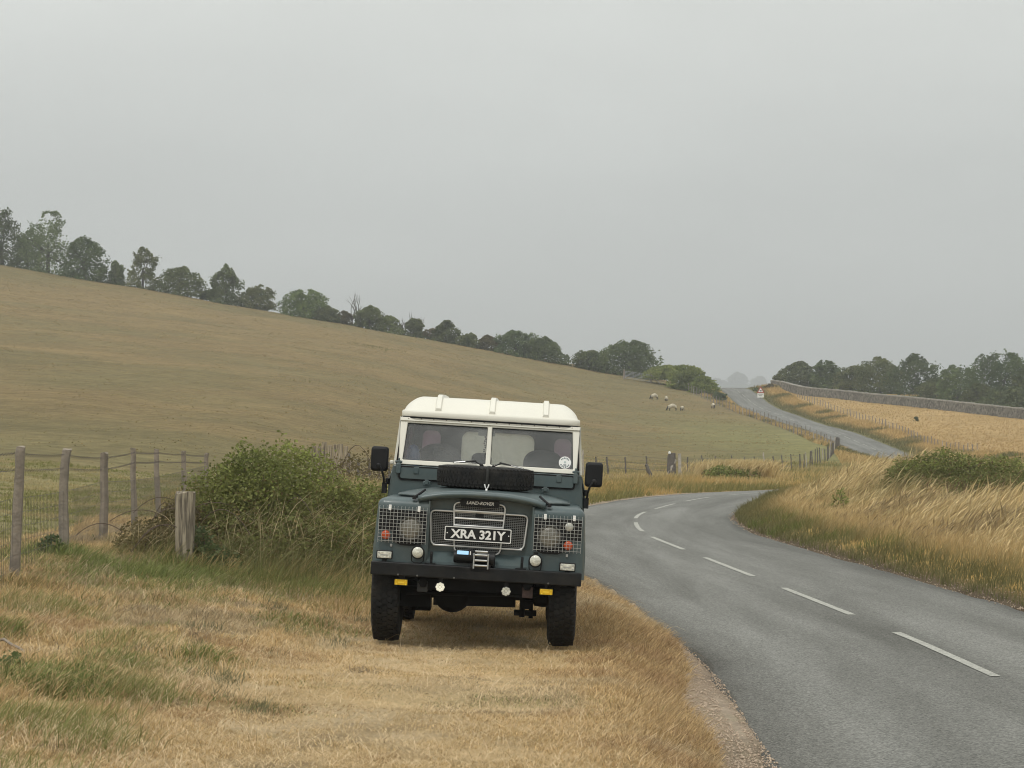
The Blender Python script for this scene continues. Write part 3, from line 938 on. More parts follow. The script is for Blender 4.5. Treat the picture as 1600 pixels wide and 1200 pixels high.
for sx in (-1, 1):
    b_ = MB(); b_.tube([(sx * .455, -.30, 1.215), (sx * .485, -.33, 1.190), (sx * .535, -.36, 1.152)], .010, 8)
    b_.box(sx * .535 - .016, sx * .535 + .016, -.375, -.345, 1.135, 1.165)
    B(b_.build('bonnet_catch', PLASTIC, car, 40))
    b_ = MB(); x = sx * .50
    b_.box(x - .03, x + .03, .80, .90, 1.225, 1.262); b_.box(x - .016, x + .016, .79, .80, 1.235, 1.275)
    B(b_.build('bonnet_hinge', PAINT, car, 30, .004))

# bulkhead, vents -----------------------------------------------------------------
b_ = MB()
pr = [(-.835, 1.10), (.835, 1.10), (.800, 1.385), (-.800, 1.385)]
b_.add([(x, .93, z) for x, z in pr] + [(x, 1.08, z) for x, z in pr], [(0, 1, 2, 3), (4, 7, 6, 5), (0, 4, 5, 1), (1, 5, 6, 2), (2, 6, 7, 3), (3, 7, 4, 0)])
B(b_.build('bulkhead', PAINT, car, 30, .012, 3))
for x0, x1, xl in ((-.735, -.10, -.60), (.10, .735, .61)):
    B(plate('vent_seal', [rrect(x0 - .014, x1 + .014, 1.259, 1.381, .028)], .006, flat(.926), PLASTIC, car))
    vf = B(plate('vent_flap', [rrect(x0, x1, 1.275, 1.368, .02)], .012, flat(.918), PAINT, car))
    b_ = MB(); b_.box(xl - .022, xl + .022, .904, .912, 1.318, 1.376); b_.build('hinge', PAINT, vf, 30, .004)

# windscreen ----------------------------------------------------------------------
def ws(off=0):
    return lambda u, v, t: (u, 1.0 + (v - 1.40) * .33 + t + off, v)
outer = [(-.760, 1.392), (.760, 1.392), (.768, 1.795), (-.768, 1.795)]
pl = [(-.728, 1.432), (-.020, 1.432), (-.020, 1.748), (-.704, 1.748)]
prr = [(.020, 1.432), (.728, 1.432), (.706, 1.748), (.020, 1.748)]
wf = B(plate('windscreen_frame', [outer, pl[::-1], prr[::-1]], .045, ws(), CREAM, car))
wf.modifiers.new('bevel', 'BEVEL').width = .006
plate('header_rail', [[(-.768, 1.768), (.768, 1.768), (.769, 1.796), (-.769, 1.796)]], .012, ws(-.0292), CREAM, wf)
RIV = mat('dull_rivet', (.25, .22, .17), .6)
for k in range(14):
    x = -.70 + 1.40 * k / 13
    b_ = MB(); b_.lathe([(.005, 0), (.004, .003), (.001, .004)], Matrix.Translation((x, 1.0 + (1.786 - 1.40) * .33 - .0355, 1.786)) @ Matrix.Rotation(R(90), 4, 'X'), 8)
    b_.build('rivet', RIV, wf, 40)
GASKET = mat('window_gasket', (.02, .02, .02), .7)
for lp in (pl, prr):
    cx_ = sum(p[0] for p in lp) / 4; cz_ = sum(p[1] for p in lp) / 4
    inn = [(p[0] + (cx_ - p[0]) * .012, p[1] + (cz_ - p[1]) * .022) for p in lp]
    g_ = plate('pane', [lp], .004, ws(.002), GLASS, wf)
    plate('gasket', [lp, inn[::-1]], .010, ws(-.006), GASKET, g_)
# round sticker inside the right pane
stk = plate('sticker', [circ(.655, 1.487, .052, 32)], .001, ws(-.0025), WHITE, wf)
INK = mat('grey_print', (.16, .19, .20), .7)
for k, (a0, a1) in enumerate(((30, 150), (200, 340))):
    ring = [(.655 + .044 * math.cos(R(a)), 1.487 + .044 * math.sin(R(a))) for a in range(a0, a1 + 1, 10)] + \
           [(.655 + .031 * math.cos(R(a)), 1.487 + .031 * math.sin(R(a))) for a in range(a1, a0 - 1, -10)]
    cells = []
    for j in range(6):
        b0 = a0 + (a1 - a0) * (j + .15) / 6; b1 = a0 + (a1 - a0) * (j + .8) / 6
        cells.append([(.655 + r * math.cos(R(a)), 1.487 + r * math.sin(R(a))) for r, a in ((.044, b0), (.044, b1), (.032, b1), (.032, b0))])
    plate('print', cells, .001, ws(-.0042), INK, stk)
plate('print', [rrect(.642, .668, 1.462, 1.472, .003)], .001, ws(-.0042), INK, stk)
plate('print', [circ(.655, 1.490, .010, 12)], .001, ws(-.0042), mat('pale_print', (.45, .52, .5), .7), stk)
for x0, z0, x1, z1 in ((-.05, 1.452, -.285, 1.430), (.05, 1.448, .300, 1.412)):
    b_ = MB()
    y_ = .960
    b_.tube([(x0, y_, z0 - .03), (x0 + (x1 - x0) * .25, y_ - .004, z0), (x0 + (x1 - x0) * .62, y_, (z0 + z1) / 2 + .004)], .006, 6)
    b_.tube([(x0 + (x1 - x0) * .2, y_ + .006, z0 + .006), (x1 * 1.02, y_ + .008, z1 + .003)], .007, 6)
    b_.lathe([(.018, 0), (.018, .02), (.012, .028)], Matrix.Translation((x0, y_ + .01, z0 - .035)) @ Matrix.Rotation(R(90), 4, 'X'), 12)
    w_ = B(b_.build('wiper', PLASTIC, car, 40))
    c_ = MB(); xa = x0 + (x1 - x0) * .6; c_.tube([(xa, y_ - .006, (z0 + z1) / 2 + .004), (x1, y_ - .004, z1 + .004)], .004, 6); c_.build('blade', CHROME, w_, 40)
for sx in (-1, 1):
    x = sx * .752
    b_ = MB(); b_.box(x - .020, x + .020, .895, .935, 1.315, 1.40); b_.box(x - .014, x + .014, .90, 1.0, 1.395, 1.425)
    b_.tube([(x - .03, .915, 1.412), (x + .03, .915, 1.412)], .011, 8)
    b_.tube([(x, .912, 1.42), (x, .912, 1.445)], .010, 8)
    B(b_.build('windscreen_hinge', PAINT, car, 40, .004))

# roof ----------------------------------------------------------------------------
def ring(inx, inyf, inyb, z, n=8, hw=.768, yf=1.085, yb=3.16, rc=.14):
    x1 = hw - inx; y0 = yf + inyf; y1 = yb - inyb
    out = []
    for cx, cy, a0 in ((x1 - rc, y1 - rc, 0), (-x1 + rc, y1 - rc, 90), (-x1 + rc, y0 + rc, 180), (x1 - rc, y0 + rc, 270)):
        for k in range(n + 1):
            a = R(a0 + 90 * k / n); out.append((cx + rc * math.cos(a), cy + rc * math.sin(a), z))
    return out
rings = [ring(.012, .012, .012, 1.803), ring(.002, .002, .002, 1.806), ring(0, 0, 0, 1.814), ring(0, 0, 0, 1.845), ring(.006, .010, .01, 1.858)]
def roofz(k):
    f = k / 12
    a = R(90 * f)
    return .022 + .169 * f ** 1.55, .016 + .30 * f + .35 * max(0, f - .72) * 3.5, .862 + 1 + .130 * (math.sin(a) * .45 + .55 * min(1, f * 1.18))
for k in range(0, 13):
    ix_, iy_, zz = roofz(k)
    rings.append(ring(ix_, iy_, .01 + .3 * (1 - math.cos(R(90 * k / 12))), zz))
rings.append(ring(.42, 1.0, .6, 2.002)); 
b_ = MB(); b_.grid(rings, True); b_.add(rings[-1], [tuple(range(len(rings[-1])))])
rf = B(b_.build('roof', CREAM, car, 50))
for xr in (-.452, .010, .470):
    rows = []
    for k in range(0, 13):
        _, iy_, z = roofz(k); y = 1.085 + iy_
        h_ = .024
        rows.append([(xr - .030, y, z - .004), (xr - .019, y, z + h_), (xr + .019, y, z + h_), (xr + .030, y, z - .004)])
    for y in (2.0, 2.4, 2.75):
        z = 2.0
        rows.append([(xr - .030, y, z - .004), (xr - .019, y, z + .022), (xr + .019, y, z + .022), (xr + .030, y, z - .004)])
    c_ = MB(); c_.grid(rows); c_.add(rows[0], [(0, 1, 2, 3)]); c_.add(rows[-1], [(0, 1, 2, 3)])
    c_.build('rib', CREAM, rf, 25)
b_ = MB(); b_.grid([ring(-.003, -.003, .0, 1.789), ring(-.003, -.003, .0, 1.8035)], True); b_.build('gutter_shadow', PLASTIC, rf, 60)  # black strip under the roof lip, drawn in as the gutter's shadow
b_ = MB(); b_.add(ring(.03, .05, .05, 1.84), [tuple(range(36))]); b_.build('headlining', LINING, rf, None)

# body sides, doors and tail -------------------------------------------------------
for sx in (-1, 1):
    ylist = [1.09] + sorted([2.23 + .47 * math.cos(R(a)) for a in range(0, 181, 12)]) + [2.95, 3.14]
    rows = []
    for f, x in ((0, .815), (.55, .836), (.85, .832), (1, .800)):
        rows.append([(sx * x, y, arch(y, 2.23, .47, .42, .575) * (1 - f) + 1.385 * f) for y in ylist])
    b_ = MB(); b_.grid(rows); b_.box(sx * .77, sx * .80, 1.09, 3.14, 1.378, 1.384)
    B(b_.build('body_side', PAINT, car, 40))
    rows = []
    for z, x in ((.64, .821), (.95, .838), (1.25, .836), (1.372, .806)):
        rows.append([(sx * (x + .006), q, z) for q in (1.115, 1.955)])
    b_ = MB(); b_.grid(rows); db = B(b_.build('door', PAINT, car, 40)); db.modifiers.new('t', 'SOLIDIFY').thickness = .012
    for z in (.78, 1.24):
        c_ = MB(); c_.box(sx * .832, sx * .862, .99, 1.10, z - .025, z + .025)
        c_.build('hinge', BLACK, db, 30, .004)
    c_ = MB(); c_.box(sx * .838, sx * .862, 1.84, 1.92, 1.17, 1.20); c_.build('handle', PLASTIC, db, 30, .004)
    def side(off, sx=sx): return lambda u, v, t: (sx * (.797 - (v - 1.385) * .075 + t * -1 + off), u, v)
    B(plate('hardtop_side', [[(1.10 - .02, 1.386), (3.14, 1.386), (3.14, 1.80), (1.15, 1.80)],
                             rrect(1.22, 1.92, 1.44, 1.74, .03)[::-1], rrect(2.12, 2.95, 1.46, 1.72, .06)[::-1]], .02, side(0), CREAM, car))
    B(plate('side_window', [rrect(1.215, 1.925, 1.435, 1.745, .03)], .004, side(-.004), PURPLE, car))
    B(plate('side_window', [rrect(2.115, 2.955, 1.455, 1.725, .06)], .004, side(-.004), PURPLE, car))
    # inside trim
    b_ = MB(); b_.box(sx * .762, sx * .770, 1.10, 1.215, 1.0, 1.80); b_.box(sx * .745, sx * .750, 1.93, 2.11, 1.0, 1.80); b_.box(sx * .745, sx * .750, 1.10, 3.05, .8, 1.42)
    B(b_.build('side_lining', LINING, car, None))

wc = rrect(-.300, .385, 1.40, 1.715, .075); wl_ = rrect(-.672, -.500, 1.36, 1.705, .06); wr_ = rrect(.572, .735, 1.36, 1.698, .06)
B(plate('rear_panel', [[(-.79, 1.36 - .1), (.79, 1.26), (.768, 1.80), (-.768, 1.80)], wc[::-1], wl_[::-1], wr_[::-1]], .02, flat(3.14), CREAM, car))
B(plate('rear_lining', [[(-.75, .70), (.75, .70), (.75, 1.82), (-.75, 1.82)], wc[::-1], wl_[::-1], wr_[::-1]], .006, flat(3.10), LINING, car))
B(plate('tailgate', [rrect(-.81, .81, .60, 1.255, .03)], .03, flat(3.145), PAINT, car))
B(plate('rear_window', [rrect(-.305, .39, 1.395, 1.72, .075)], .004, flat(3.120), REARGLASS, car))
B(plate('rear_quarter_window', [rrect(-.677, -.495, 1.355, 1.71, .06)], .004, flat(3.120), PURPLE, car))
B(plate('rear_quarter_window', [rrect(.567, .740, 1.355, 1.703, .06)], .004, flat(3.120), PURPLE, car))

# cabin ------------------------------------------------------------------------------
def cushion(name, x, hw, z0, z1, y, m, r=.09, th=.11):
    b_ = MB(); n = 20; front = []
    sh = []
    for i in range(n + 1):
        a = math.pi * i / n
        c = math.cos(a); s_ = math.sin(a)
        sh.append((x + hw * math.copysign(abs(c) ** .75, c), z1 - r * 1.6 + r * 1.6 * s_ ** .75))
    sh = [(x + hw, z0)] + sh + [(x - hw, z0)]
    rows = []
    cxm = x; czm = (z0 + z1) / 2
    for k, (sc, yy) in enumerate(((.80, 0), (.95, .02), (1, .05), (1, th - .04), (.95, th - .01), (.8, th))):
        rows.append([(cxm + (p[0] - cxm) * sc, y + yy + (p[1] - z0) * .12, z0 + (p[1] - z0) * (sc * .5 + .5)) for p in sh])
    b_.grid(rows); b_.add(rows[0], [tuple(range(len(sh)))]); b_.add(rows[-1], [tuple(range(len(sh)))])
    return B(b_.build(name, m, car, 60))
cushion('seat', -.44, .185, .75, 1.585, 1.66, SEAT)
cushion('seat', .47, .175, .75, 1.580, 1.66, SEAT)
cushion('middle_seat', -.075, .090, 1.0, 1.525, 1.72, GREYSEAT, .04)
b_ = MB(); b_.tube([(-.47 + .205 * math.cos(a), 1.36 - .095 * math.sin(a), 1.375 + .17 * math.sin(a)) for a in [2 * math.pi * k / 36 for k in range(36)]], .013, 8, True)
for k in range(3):
    a = math.pi / 2 + 2.094 * k; b_.tube([(-.47, 1.37, 1.375), (-.47 + .205 * math.cos(a), 1.36 - .095 * math.sin(a), 1.375 + .17 * math.sin(a))], .009, 6)
b_.tube([(-.47, 1.37, 1.375), (-.47, 1.15, 1.1)], .02, 8)
B(b_.build('steering_wheel', PLASTIC, car, 60))
b_ = MB(); b_.box(-.75, .75, 1.06, 1.20, 1.10, 1.36); B(b_.build('dashboard', LINING, car, 30, .02, 3))
b_ = MB(); b_.box(-.74, .74, 1.1, 3.08, .70, .72); B(b_.build('floor', LINING, car, None))
b_ = MB(); b_.box(-.10, .045, 1.135, 1.15, 1.675, 1.722); b_.tube([(-.03, 1.14, 1.70), (-.02, 1.12, 1.79)], .006, 6)
B(b_.build('rear_view_mirror', mat('grey_mirror_back', (.22, .22, .20), .5), car, 30, .012, 3))
b_ = MB()
for k in range(13):
    z = 1.665 - k * .018
    b_.lathe([(.001, -.008), (.006, -.005), (.0075, 0), (.006, .005), (.001, .008)], Matrix.Translation((-.037 + .006 * math.sin(k * 1.7), 1.13, z)), 8)
B(b_.build('bead_string', mat('dark_beads', (.05, .04, .05), .4), car, 60))
b_ = MB(); b_.lathe([(.02, -.10), (.055, -.085), (.062, -.02), (.058, .05), (.035, .085), (.006, .095)], Matrix.Translation((-.655, 1.30, 1.47)), 20)
B(b_.build('blue_cushion', BLUEBAG, car, 60))

# door mirrors --------------------------------------------------------------------------
for cx, cz, sx in ((-.914, 1.428, -1), (.904, 1.400, 1)):
    b_ = MB()
    shp = rrect(-.074, .074, -.105, .105, .028, 6)
    rows = [[(cx + p[0] * s_, .86 + y_, cz + p[1] * s_) for p in shp] for s_, y_ in ((.80, 0), (.93, .006), (.98, .016), (1, .03), (1, .052), (.97, .055))]
    b_.grid(rows, True); b_.add(rows[0], [tuple(range(len(shp)))]); b_.add(rows[-1], [tuple(range(len(shp)))])
    mr_ = B(b_.build('door_mirror', PLASTIC, car, 40))
    plate('mirror_glass', [rrect(cx - .066, cx + .066, cz - .097, cz + .097, .025)], .002, lambda u, v, t: (u, .917 + t, v), CHROME, mr_)
    b_ = MB(); b_.tube([(cx + sx * -.005, .855, cz - .06), (cx - sx * .03, .855, cz - .105), (cx - sx * .045, .88, cz - .16), (cx - sx * .046, .93, cz - .22)], .010, 8)
    b_.lathe([(.022, 0), (.022, .012), (.012, .018)], Matrix.Translation((cx + sx * .004, .862, cz - .058)) @ Matrix.Rotation(R(90), 4, 'X'), 12)
    b_.box(cx - sx * .03, cx - sx * .072, .91, .97, cz - .29, cz - .20)
    b_.build('arm', BLACK, mr_, 40, .003)
b_ = MB(); b_.box(-.835, -.80, 1.0, 1.05, 1.385, 1.42); B(b_.build('trim_corner', CREAM, car, 30, .01, 3))

# spare tyre lying on the bonnet, strapped down ---------------------------------------------
def tyre(Rr, w, rin, M, nblk=52, depth=.011):
    b_ = MB(); h = w / 2
    Rc = Rr - depth
    prof = [(rin, -h * .70), (rin + .012, -h * .86), (rin + .06, -h * 1.0), (Rc - .07, -h * 1.0), (Rc - .045, -h * .965), (Rc - .020, -h * .88), (Rc - .005, -h * .76), (Rc, -h * .62),
            (Rc + .003, 0), (Rc, h * .62), (Rc - .005, h * .76), (Rc - .020, h * .88), (Rc - .045, h * .965), (Rc - .07, h * 1.0), (rin + .06, h * 1.0), (rin + .012, h * .86), (rin, h * .70)]
    b_.lathe(prof, M, 72, False)
    for row, (a, wd) in enumerate(((-.74, .24), (-.38, .34), (.0, .32), (.38, .34), (.74, .24))):
        for k in range(nblk):
            an = 2 * math.pi * (k + .5 * (row % 2) + .12 * row) / nblk
            tw = (.22 if row in (0, 4) else -.30) * (1 if row % 2 else -1)
            L_ = 2 * math.pi * Rc / nblk * .74
            m_ = M @ Matrix.Rotation(an, 4, 'Z') @ Matrix.Translation((Rc - (.008 if row in (0, 4) else 0), 0, a * h)) @ Matrix.Rotation(tw, 4, 'X')
            b_.box(-.004, depth, -L_ / 2, L_ / 2, -wd * h / 2, wd * h / 2, m_)
    return b_
M = Matrix.Translation((.0, .452, 1.327))
sp = B(tyre(.402, .182, .20, M, 66, .005).build('spare_wheel', RUBBER, car, 30))
b_ = MB(); b_.lathe([(.198, -.06), (.205, -.03), (.19, 0), (.12, .02), (.06, .02), (.05, .05), (.02, .055)], M, 40); b_.build('rim', PAINT, sp, 40)
b_ = MB()
b_.add([(.022 + q, y, z) for q in (-.012, .012) for y, z in ((.62, 1.424), (.16, 1.424), (.075, 1.418), (.040, 1.385), (.040, 1.300), (.030, 1.272))],
       [(i, i + 1, i + 7, i + 6) for i in range(5)])
st_ = b_.build('strap', OLIVES, sp, 30); st_.modifiers.new('t', 'SOLIDIFY').thickness = .004
b_ = MB(); b_.tube([(.004, .022, 1.280), (.010, .018, 1.258), (.022, .016, 1.238), (.034, .018, 1.258), (.040, .022, 1.280)], .006, 8)
b_.tube([(.022, .016, 1.240), (.022, .010, 1.226)], .010, 8); b_.build('strap_hook', CHROME, sp, 50)

# wheels, axle and underside -----------------------------------------------------------------
tproto = None
RIM = mat('steel_rim', (.10, .12, .12), .5, nscale=10, namt=.2)
for y in (0, 2.23):
    for sx in (-1, 1):
        wh = bpy.data.objects.new('wheel', None); COL.objects.link(wh); wh.parent = car; wh.empty_display_size = .1
        wh.location = (sx * .703 - (.012 if sx > 0 else .008), y, .400); wh.rotation_euler = (0, R(90) * sx, R(.0))
        if tproto is None:
            tproto = tyre(.402, .225, .205, Matrix.Identity(4), 50, .012).build('tyre', RUBBER, wh, 30).data
            b_ = MB(); b_.lathe([(.205, -.085), (.212, -.06), (.200, -.03), (.19, .03), (.20, .06), (.21, .08)], None, 40, False)
            b_.lathe([(.195, .015), (.15, .03), (.11, .05), (.06, .055), (.055, .09), (.02, .1)], None, 40)
            rproto = b_.build('rim', RIM, wh, 40).data
        else:
            for nm, d_ in (('tyre', tproto), ('rim', rproto)):
                o = bpy.data.objects.new(nm, d_); COL.objects.link(o); o.parent = wh
for y, dx in ((0, -.19), (2.23, -.19)):
    b_ = MB()
    b_.tube([(-.60, y, .40), (.60, y, .40)], .047, 14)
    b_.lathe([(.02, -.13), (.09, -.115), (.14, -.06), (.155, 0), (.14, .06), (.09, .115), (.02, .13)], Matrix.Translation((dx, y, .395)) @ Matrix.Rotation(R(90), 4, 'X'), 24)
    for sx in (-1, 1):
        b_.lathe([(.04, -.09), (.085, -.07), (.095, 0), (.085, .07), (.04, .09)], Matrix.Translation((sx * .54, y, .40)) @ Matrix.Rotation(R(90), 4, 'Y'), 16)
        b_.tube([(sx * .41, y - .45, .50), (sx * .41, y - .2, .455), (sx * .41, y, .44), (sx * .41, y + .25, .455), (sx * .41, y + .5, .52)], .036, 6)
        b_.box(sx * .41 - .05, sx * .41 + .05, y - .07, y + .07, .29, .36)
        b_.tube([(sx * .41 - .035, y - .05, .225 if sx > 0 else .27), (sx * .41 - .035, y - .05, .5)], .022, 8)
        b_.tube([(sx * .41 + .035, y + .05, .21 if sx > 0 else .27), (sx * .41 + .035, y + .05, .5)], .018, 8)
    if y == 0:
        b_.box(-.34, .32, -.06, .06, .300, .42)
        b_.box(-.60, -.36, -.12, .10, .285, .45); b_.box(-.52, -.37, .1, .3, .24, .40)
        b_.box(.31, .49, -.05, .06, .235, .275)
        b_.tube([(-.55, -.20, .40), (.55, -.20, .41)], .016, 8)
        b_.tube([(-.50, -.25, .44), (.30, -.28, .47)], .014, 8)
    b_.build('axle', UNDER, car, 50)
UA = None
b_ = MB()
for sx in (-1, 1): b_.box(sx * .36, sx * .44, -.40, 3.05, .47, .60)
b_.box(-.44, .44, -.40, -.30, .44, .58); b_.box(-.40, .40, .45, .55, .44, .60); b_.box(-.40, .40, 1.5, 1.6, .44, .60); b_.box(-.44, .44, 2.9, 3.0, .44, .60)
b_.box(-.20, .16, -.18, .75, .47, 1.10); b_.box(-.15, .13, .75, 1.55, .36, .75); b_.box(-.75, -.45, 1.0, 1.8, .42, .62); b_.box(.48, .75, 1.0, 1.8, .42, .62)
b_.box(-.80, .80, .93, 3.1, .60, .66)
b_.tube([(.30, .9, .40), (.30, 3.1, .42)], .03, 8); b_.box(.18, .40, 1.7, 2.2, .36, .48)
B(b_.build('chassis', UNDER, car, 40))
for x, m_ in ((-.43, mat('grey_spring_shackle', (.03, .033, .036), .6)), (.40, mat('rusty_box', (.075, .05, .048), .7, nscale=20, namt=.4))):
    b_ = MB(); b_.box(x - .040, x + .044, -.405, -.37, .412, .50); B(b_.build('dumb_iron', m_, car, 30, .006))
# ------------------------------------------------------------------ fences
WOOD = mat('weathered_post_wood', (.245, .208, .166), .9, nscale=7, namt=.30, bump=.6, bscale=40)
GREYW = mat('grey_fence_wood', (.25, .225, .195), .9, nscale=7, namt=.35)
PALEWOOD = mat('bleached_wood', (.42, .38, .33), .9, nscale=8, namt=.3, bump=.5, bscale=40)
DARKWOOD = mat('dark_old_wood', (.13, .115, .10), .9, nscale=8, namt=.4, bump=.5, bscale=30)
WIRE = mat('rusty_wire', (.11, .095, .085), .6, .5)
NETW = mat('stock_netting', (.10, .095, .085), .6, .4)

def post_mesh(h, r, seed, lean=(0, 0), squarish=False, n=9):
    rr = random.Random(seed)
    b_ = MB(); rows = []
    ph = [rr.uniform(.86, 1.14) for _ in range(n)]
    H_ = [-.25, 0, .12, .3, .5, .7, .85, .95, 1.0]
    bx = by = 0
    for i, f in enumerate(H_):
        bx += rr.uniform(-.012, .012); by += rr.uniform(-.01, .01)
        rad = r * (1.08 - .16 * max(f, 0)) * rr.uniform(.95, 1.05)
        rows.append([(bx + lean[0] * f * h + rad * ph[k] * math.cos(2 * math.pi * k / n) * (1 if not squarish else 1), by + lean[1] * f * h + rad * ph[k] * math.sin(2 * math.pi * k / n), f * h + (rr.uniform(-.012, .012) if f == 1 else 0)) for k in range(n)])
    b_.grid(rows, True)
    b_.add(rows[-1], [tuple(range(n))])
    return b_

near = []
fence = empty('post_and_wire_fence', (-4.6, 22, hz(-4.6, 22)))
tag(fence, 'round weathered fence posts with barbed wire and netting left of the bramble bush', 'fence')
fl = Vector(fence.location)
spec = [(-60, 695, 17.2), (25, 698, 20.0), (101, 702, 23.4), (160, 708, 27.2), (212, 700, 31.5), (250, 702, 36.5), (289, 705, 42), (322, 708, 48)]
for i, (px, pt, Y) in enumerate(spec):
    x, y, zt = at(px, pt, Y)
    zb = hz(x, y)
    o = post_mesh(zt - zb, .047 if i != 4 else .042, i + 3, (random.uniform(-.02, .02), 0)).build('post', WOOD, fence, 50)
    o.location = Vector((x, y, zb)) - fl
    near.append((x, y, zb, zt))
b_ = MB(); nb = MB()
def span(p, q, fz0, fz1, r, sag, B_, n=8):
    pts = []
    for k in range(n + 1):
        t = k / n
        pts.append(Vector((p[0] + (q[0] - p[0]) * t, p[1] + (q[1] - p[1]) * t - .05, fz0 + (fz1 - fz0) * t - sag * 4 * t * (1 - t))) - fl)
    B_.tube(pts, r, 5)
for p, q in zip(near[:-1], near[1:]):
    for off, sg in ((.05, .012), (.19, .010)):
        span(p, q, p[3] - off - random.uniform(0, .02), q[3] - off - random.uniform(0, .02), .0022, sg, b_)
        L_ = math.dist(p[:2], q[:2]); nbrb = int(L_ / .16)
        for k in range(nbrb):
            t = (k + .5) / nbrb
            c = Vector((p[0] + (q[0] - p[0]) * t, p[1] + (q[1] - p[1]) * t - .05, (p[3] - off) * (1 - t) + (q[3] - off) * t - sg * 4 * t * (1 - t) - .01)) - fl
            b_.tube([c + Vector((-.012, 0, -.014)), c + Vector((.012, 0, .014))], .0025, 4)
    for k in range(7):
        f = .02 + k * .125
        span(p, q, p[2] + f, q[2] + f, .0016, .01, nb, 4)
    L_ = math.dist(p[:2], q[:2]); nv = int(L_ / .10)
    for k in range(nv):
        t = k / nv
        x = p[0] + (q[0] - p[0]) * t; y = p[1] + (q[1] - p[1]) * t - .05; z = p[2] + (q[2] - p[2]) * t
        nb.tube([Vector((x, y, z + .02)) - fl, Vector((x, y, z + .77)) - fl], .0013, 4)
b_.build('barbed_wire', WIRE, fence, None); nb.build('netting', NETW, fence, None)

# the thick old gatepost in front of the bush
x, y, zt = at(289, 770, 23.6); zb = hz(x, y)
b_ = MB(); rows = []
for f in (-.2, 0, .2, .4, .6, .8, .95, 1.0):
    w = .098 + random.uniform(-.005, .005); d_ = .085
    sh = rrect(-w, w, -d_, d_, .03, 2)
    rows.append([(p[0] + random.uniform(-.006, .006) + .01 * f, p[1], f * (zt - zb) + (random.uniform(-.012, .02) if f == 1 else 0)) for p in sh])
b_.grid(rows, True); b_.add(rows[-1], [tuple(range(len(rows[-1])))])
def grainmat(name, c0, c1):
    m = mat(name, c0, .95); nt = m.node_tree; b = nt.nodes['Principled BSDF']
    tc = nt.nodes.new('ShaderNodeTexCoord'); mp = nt.nodes.new('ShaderNodeMapping'); mp.inputs['Scale'].default_value = (26, 26, 2.2)
    n = nt.nodes.new('ShaderNodeTexNoise'); n.inputs['Scale'].default_value = 1.6; n.inputs['Detail'].default_value = 7; n.inputs['Distortion'].default_value = .7
    r = nt.nodes.new('ShaderNodeValToRGB'); r.color_ramp.elements[0].position = .38; r.color_ramp.elements[1].position = .62
    r.color_ramp.elements[0].color = (*c1, 1); r.color_ramp.elements[1].color = (*c0, 1)
    bp = nt.nodes.new('ShaderNodeBump'); bp.inputs['Strength'].default_value = .8; bp.inputs['Distance'].default_value = .02
    nt.links.new(tc.outputs['Object'], mp.inputs['Vector']); nt.links.new(mp.outputs['Vector'], n.inputs['Vector'])
    nt.links.new(n.outputs['Fac'], r.inputs['Fac']); nt.links.new(r.outputs['Color'], b.inputs['Base Color'])
    nt.links.new(n.outputs['Fac'], bp.inputs['Height']); nt.links.new(bp.outputs['Normal'], b.inputs['Normal'])
    return m
GRAIN = grainmat('split_grey_oak', (.38, .325, .235), (.12, .10, .075))
o = b_.build('old_gatepost', GRAIN, None, 40); o.location = (x, y, zb)
tag(o, 'thick square grey timber post with split grain standing against the bramble bush', 'gatepost')

# weathered board hurdle behind the bush
x0, y0, zt = at(486, 692, 44); x1, y1, _ = at(545, 692, 44)
hur = empty('board_hurdle', (x0, y0, hz(x0, y0)))
tag(hur, 'short run of grey vertical boards showing above the bramble bush by the left mirror', 'board fence')
for k in range(7):
    xx = x0 + (x1 - x0) * (k + .5) / 7; zb = hz(xx, y0)
    b_ = MB(); top = zt + random.uniform(-.07, .05) - hur.location.z
    b_.box(xx - x0 - .045, xx - x0 + .045, -.012, .012, zb - hur.location.z - .1, top)
    b_.build('board', GRAIN, hur, 30, .006)
b_ = MB()
for f in (.35, 1.05): b_.box(-.1, x1 - x0 + .1, .0125, .06, f, f + .09)
b_.build('rail', WOOD, hur, 30)

def line_fence(name, label, path, spacing, h, r, wires, m=WOOD, special=None, seed=0):
    P, S = resample(np.array(path, float), spacing)
    o = empty(name, (P[0, 0], P[0, 1], hz(P[0, 0], P[0, 1]))); tag(o, label, 'fence')
    o0 = Vector(o.location); rr = random.Random(seed)
    tops = []
    zs = height(P[:, 0], P[:, 1])
    protos = [post_mesh(1.0, 1.0, seed + q, (0, 0), n=6).mesh('post') for q in range(4)]
    for i, (x, y) in enumerate(P[:, :2]):
        hh = h * rr.uniform(.85, 1.12); rad = r * rr.uniform(.8, 1.25); mm = m
        if rr.random() < .12: mm = PALEWOOD; hh *= 1.1
        me = post_mesh(hh, rad, seed + i, (rr.uniform(-.07, .07), rr.uniform(-.03, .03)), n=6).mesh('post')
        po = link_mesh('post', me, mm, o, 50); po.location = Vector((x, y, zs[i])) - o0
        tops.append((x, y, zs[i], hh))
    b_ = MB()
    for p, q in zip(tops[:-1], tops[1:]):
        for f in wires:
            b_.tube([Vector((p[0], p[1], p[2] + f * h)) - o0, Vector((q[0], q[1], q[2] + f * h)) - o0], .006, 4)
    b_.build('wire', WIRE, o, None)
    return o

